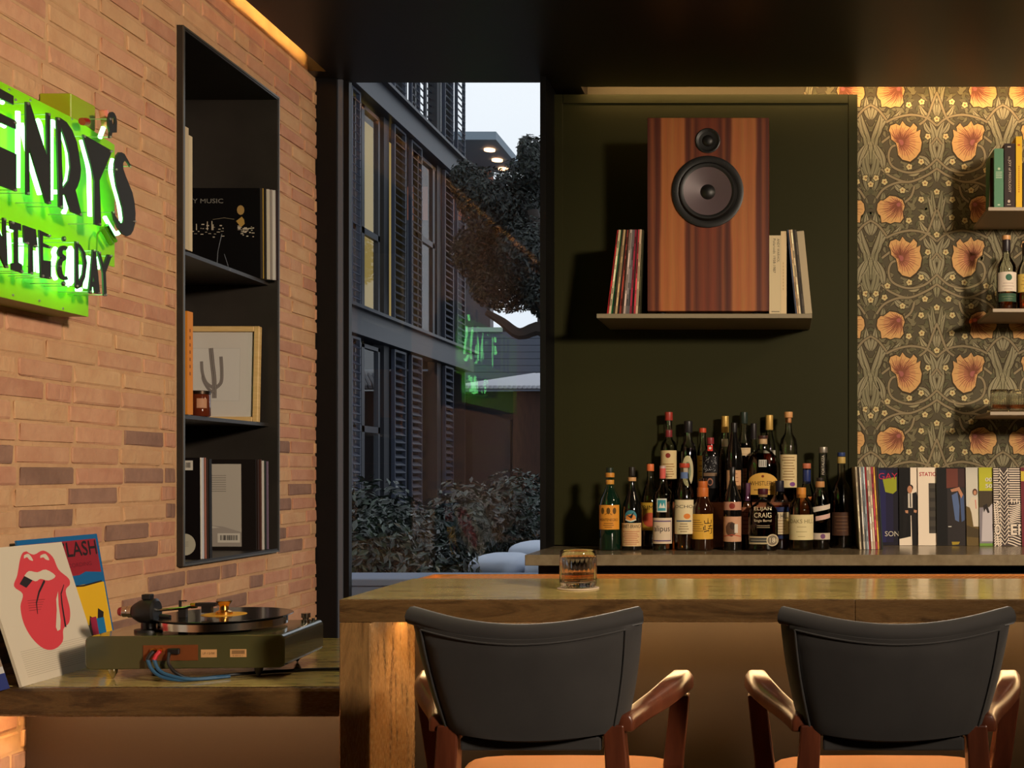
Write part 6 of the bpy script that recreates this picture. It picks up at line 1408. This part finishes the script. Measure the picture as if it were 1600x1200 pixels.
# ================================================================== bar stools
m_vel = mat('charcoal_velvet', (44, 41, 39), 0.85, rgb2=(31, 28, 27), vscale=5, sheen=0.35, bump=0.25, bscale=14)
m_wal = mat('chair_wood', (98, 50, 30), 0.32, rgb2=(72, 34, 20), vscale=7, stretch=(5, 5, 0.7), spec=0.5)
m_tan = mat('tan_leather', (150, 106, 76), 0.5)
def stool(label, x, y):
    t = thing('bar_stool', label, 'bar stool', (x, y, 0), group='bar stools')
    ZT, ZBk = 1.083, 0.848
    def half(v): return 0.170 + 0.040 * v + 0.006 * sin(v * pi)
    def surf(u, v, off):
        hw = half(v); zt = ZT - 0.027 * (1 - u * u) ** 1.2 if True else ZT
        z = ZBk + (zt - ZBk) * v - 0.008 * (1 - u * u) * (1 - v)
        yy = 0.075 * (1 - v) + 0.052 * u * u + off
        return Vector((hw * u, yy, z))
    NU, NV = 24, 14; mb = MB(); T2 = 0.026
    def rnd(e): return max(0.0, 1 - max(0.0, (abs(e) - 0.90) / 0.10) ** 2) ** 0.5
    for side in (0, 1):
        for j in range(NV + 1):
            for i in range(NU + 1):
                u = -1 + 2 * i / NU; v = j / NV
                k = rnd(u) * rnd(2 * v - 1); mb.v.append(tuple(surf(u, v, (-1 if side == 0 else 1) * T2 * k)))
    S = (NU + 1) * (NV + 1)
    for side in (0, 1):
        for j in range(NV):
            for i in range(NU):
                a = side * S + j * (NU + 1) + i; mb.f.append([a, a + 1, a + NU + 2, a + NU + 1]); mb.m.append(0)
    bk_ = mb.build('backrest', m_vel, t, smooth=60)
    # flat inset panel on the rear face, with a welt around it
    ip = MB(); 
    for j in range(NV + 1):
        for i in range(NU + 1):
            u = -0.87 + 1.74 * i / NU; v = 0.04 + 0.84 * j / NV; e = rnd((i / NU * 2 - 1)) * rnd(j / NV * 2 - 1); ip.v.append(tuple(surf(u, v, -T2 - 0.0035 * e + 0.001)))
    for j in range(NV):
        for i in range(NU): a = j * (NU + 1) + i; ip.f.append([a, a + 1, a + NU + 2, a + NU + 1]); ip.m.append(0)
    ip.build('back_panel', m_vel, bk_, smooth=60)
    loop = [surf(-0.88 + 1.76 * i / 20, 0.89, -T2 - 0.001) for i in range(21)]
    MB().tube(loop, 0.0016, 7).build('welt', m_vel, bk_, smooth=True)
    for s_ in (-1, 1): MB().tube([surf(s_ * 0.88, 0.04 + 0.85 * i / 10, -T2 - 0.001) for i in range(11)], 0.0022, 7).build('welt', m_vel, bk_, smooth=True)
    rollp = [surf(-0.985 + 1.97 * i / 24, 0.975, -0.008) for i in range(25)]
    MB().tube(rollp, 0.0165, 10).build('top_roll', m_vel, bk_, smooth=True)
    MB().box(-0.13, 0.13, 0.085, 0.105, 0.822, 0.846).build('back_rail', m_vel, t, bevel=0.004)
    for s_ in (-1, 1):
        # rear leg and back post
        secs = []
        for z, yy, xx, w_ in ((0.0, -0.03, 0.185, 0.015), (0.45, 0.075, 0.172, 0.019), (0.74, 0.105, 0.160, 0.021), (0.87, 0.098, 0.152, 0.019)):
            secs.append([(s_ * xx - w_, yy - w_, z), (s_ * xx + w_, yy - w_, z), (s_ * xx + w_, yy + w_, z), (s_ * xx - w_, yy + w_, z)])
        MB().sweep(secs).build('leg', m_wal, t, bevel=0.003)
        # front leg rising to the arm
        secs = []
        for z, yy, xx, w_ in ((0.0, 0.50, 0.240, 0.014), (0.45, 0.42, 0.238, 0.018), (0.74, 0.325, 0.240, 0.020), (0.885, 0.302, 0.256, 0.0185)):
            secs.append([(s_ * xx - w_, yy - w_, z), (s_ * xx + w_, yy - w_, z), (s_ * xx + w_, yy + w_, z), (s_ * xx - w_, yy + w_, z)])
        MB().sweep(secs).build('leg', m_wal, t, bevel=0.003)
        # arm: flat top, thicker and wider at the front
        ctr = curve([(0.172, 0.085, 0.872, 0.015, 0.016), (0.190, 0.15, 0.880, 0.018, 0.017), (0.218, 0.205, 0.893, 0.022, 0.018), (0.243, 0.255, 0.908, 0.025, 0.0185), (0.257, 0.322, 0.913, 0.025, 0.0185)], 4)
        secs = []
        for xx, yy, z, w_, h_ in ctr:
            secs.append([(s_ * (xx - w_), yy, z - h_), (s_ * (xx + w_), yy, z - h_), (s_ * (xx + w_), yy, z + h_ * 0.3), (s_ * (xx + w_ * 0.6), yy, z + h_), (s_ * (xx - w_ * 0.6), yy, z + h_), (s_ * (xx - w_), yy, z + h_ * 0.3)])
        MB().sweep(secs).build('armrest', m_wal, t, bevel=0.004, smooth=50)
    st_ = MB(); secs = []
    for yy, hw, k in ((0.125, 0.175, 0.6), (0.145, 0.190, 1), (0.30, 0.215, 1.05), (0.48, 0.225, 1), (0.505, 0.215, 0.5)):
        ring_ = []
        for i in range(20):
            a = 2 * pi * i / 20; ring_.append((hw * math.copysign(abs(cos(a)) ** 0.4, cos(a)), yy, 0.682 + 0.036 * k * math.copysign(abs(sin(a)) ** 0.55, sin(a))))
        secs.append(ring_)
    st_.sweep(secs).build('seat', m_tan, t, smooth=50)
    MB().box(-0.17, 0.17, 0.14, 0.46, 0.625, 0.662).build('seat_frame', m_wal, t, bevel=0.004)
    MB().box(-0.225, 0.225, 0.405, 0.430, 0.28, 0.31).build('foot_rail', m_wal, t, bevel=0.004)
    return t
stool('charcoal velvet bar stool at the left, near the bar end', (813 - CX) * 2.03 / F, 2.03)
stool('charcoal velvet bar stool at the right, under the floral wallpaper', (1404 - CX) * 2.03 / F, 2.03)
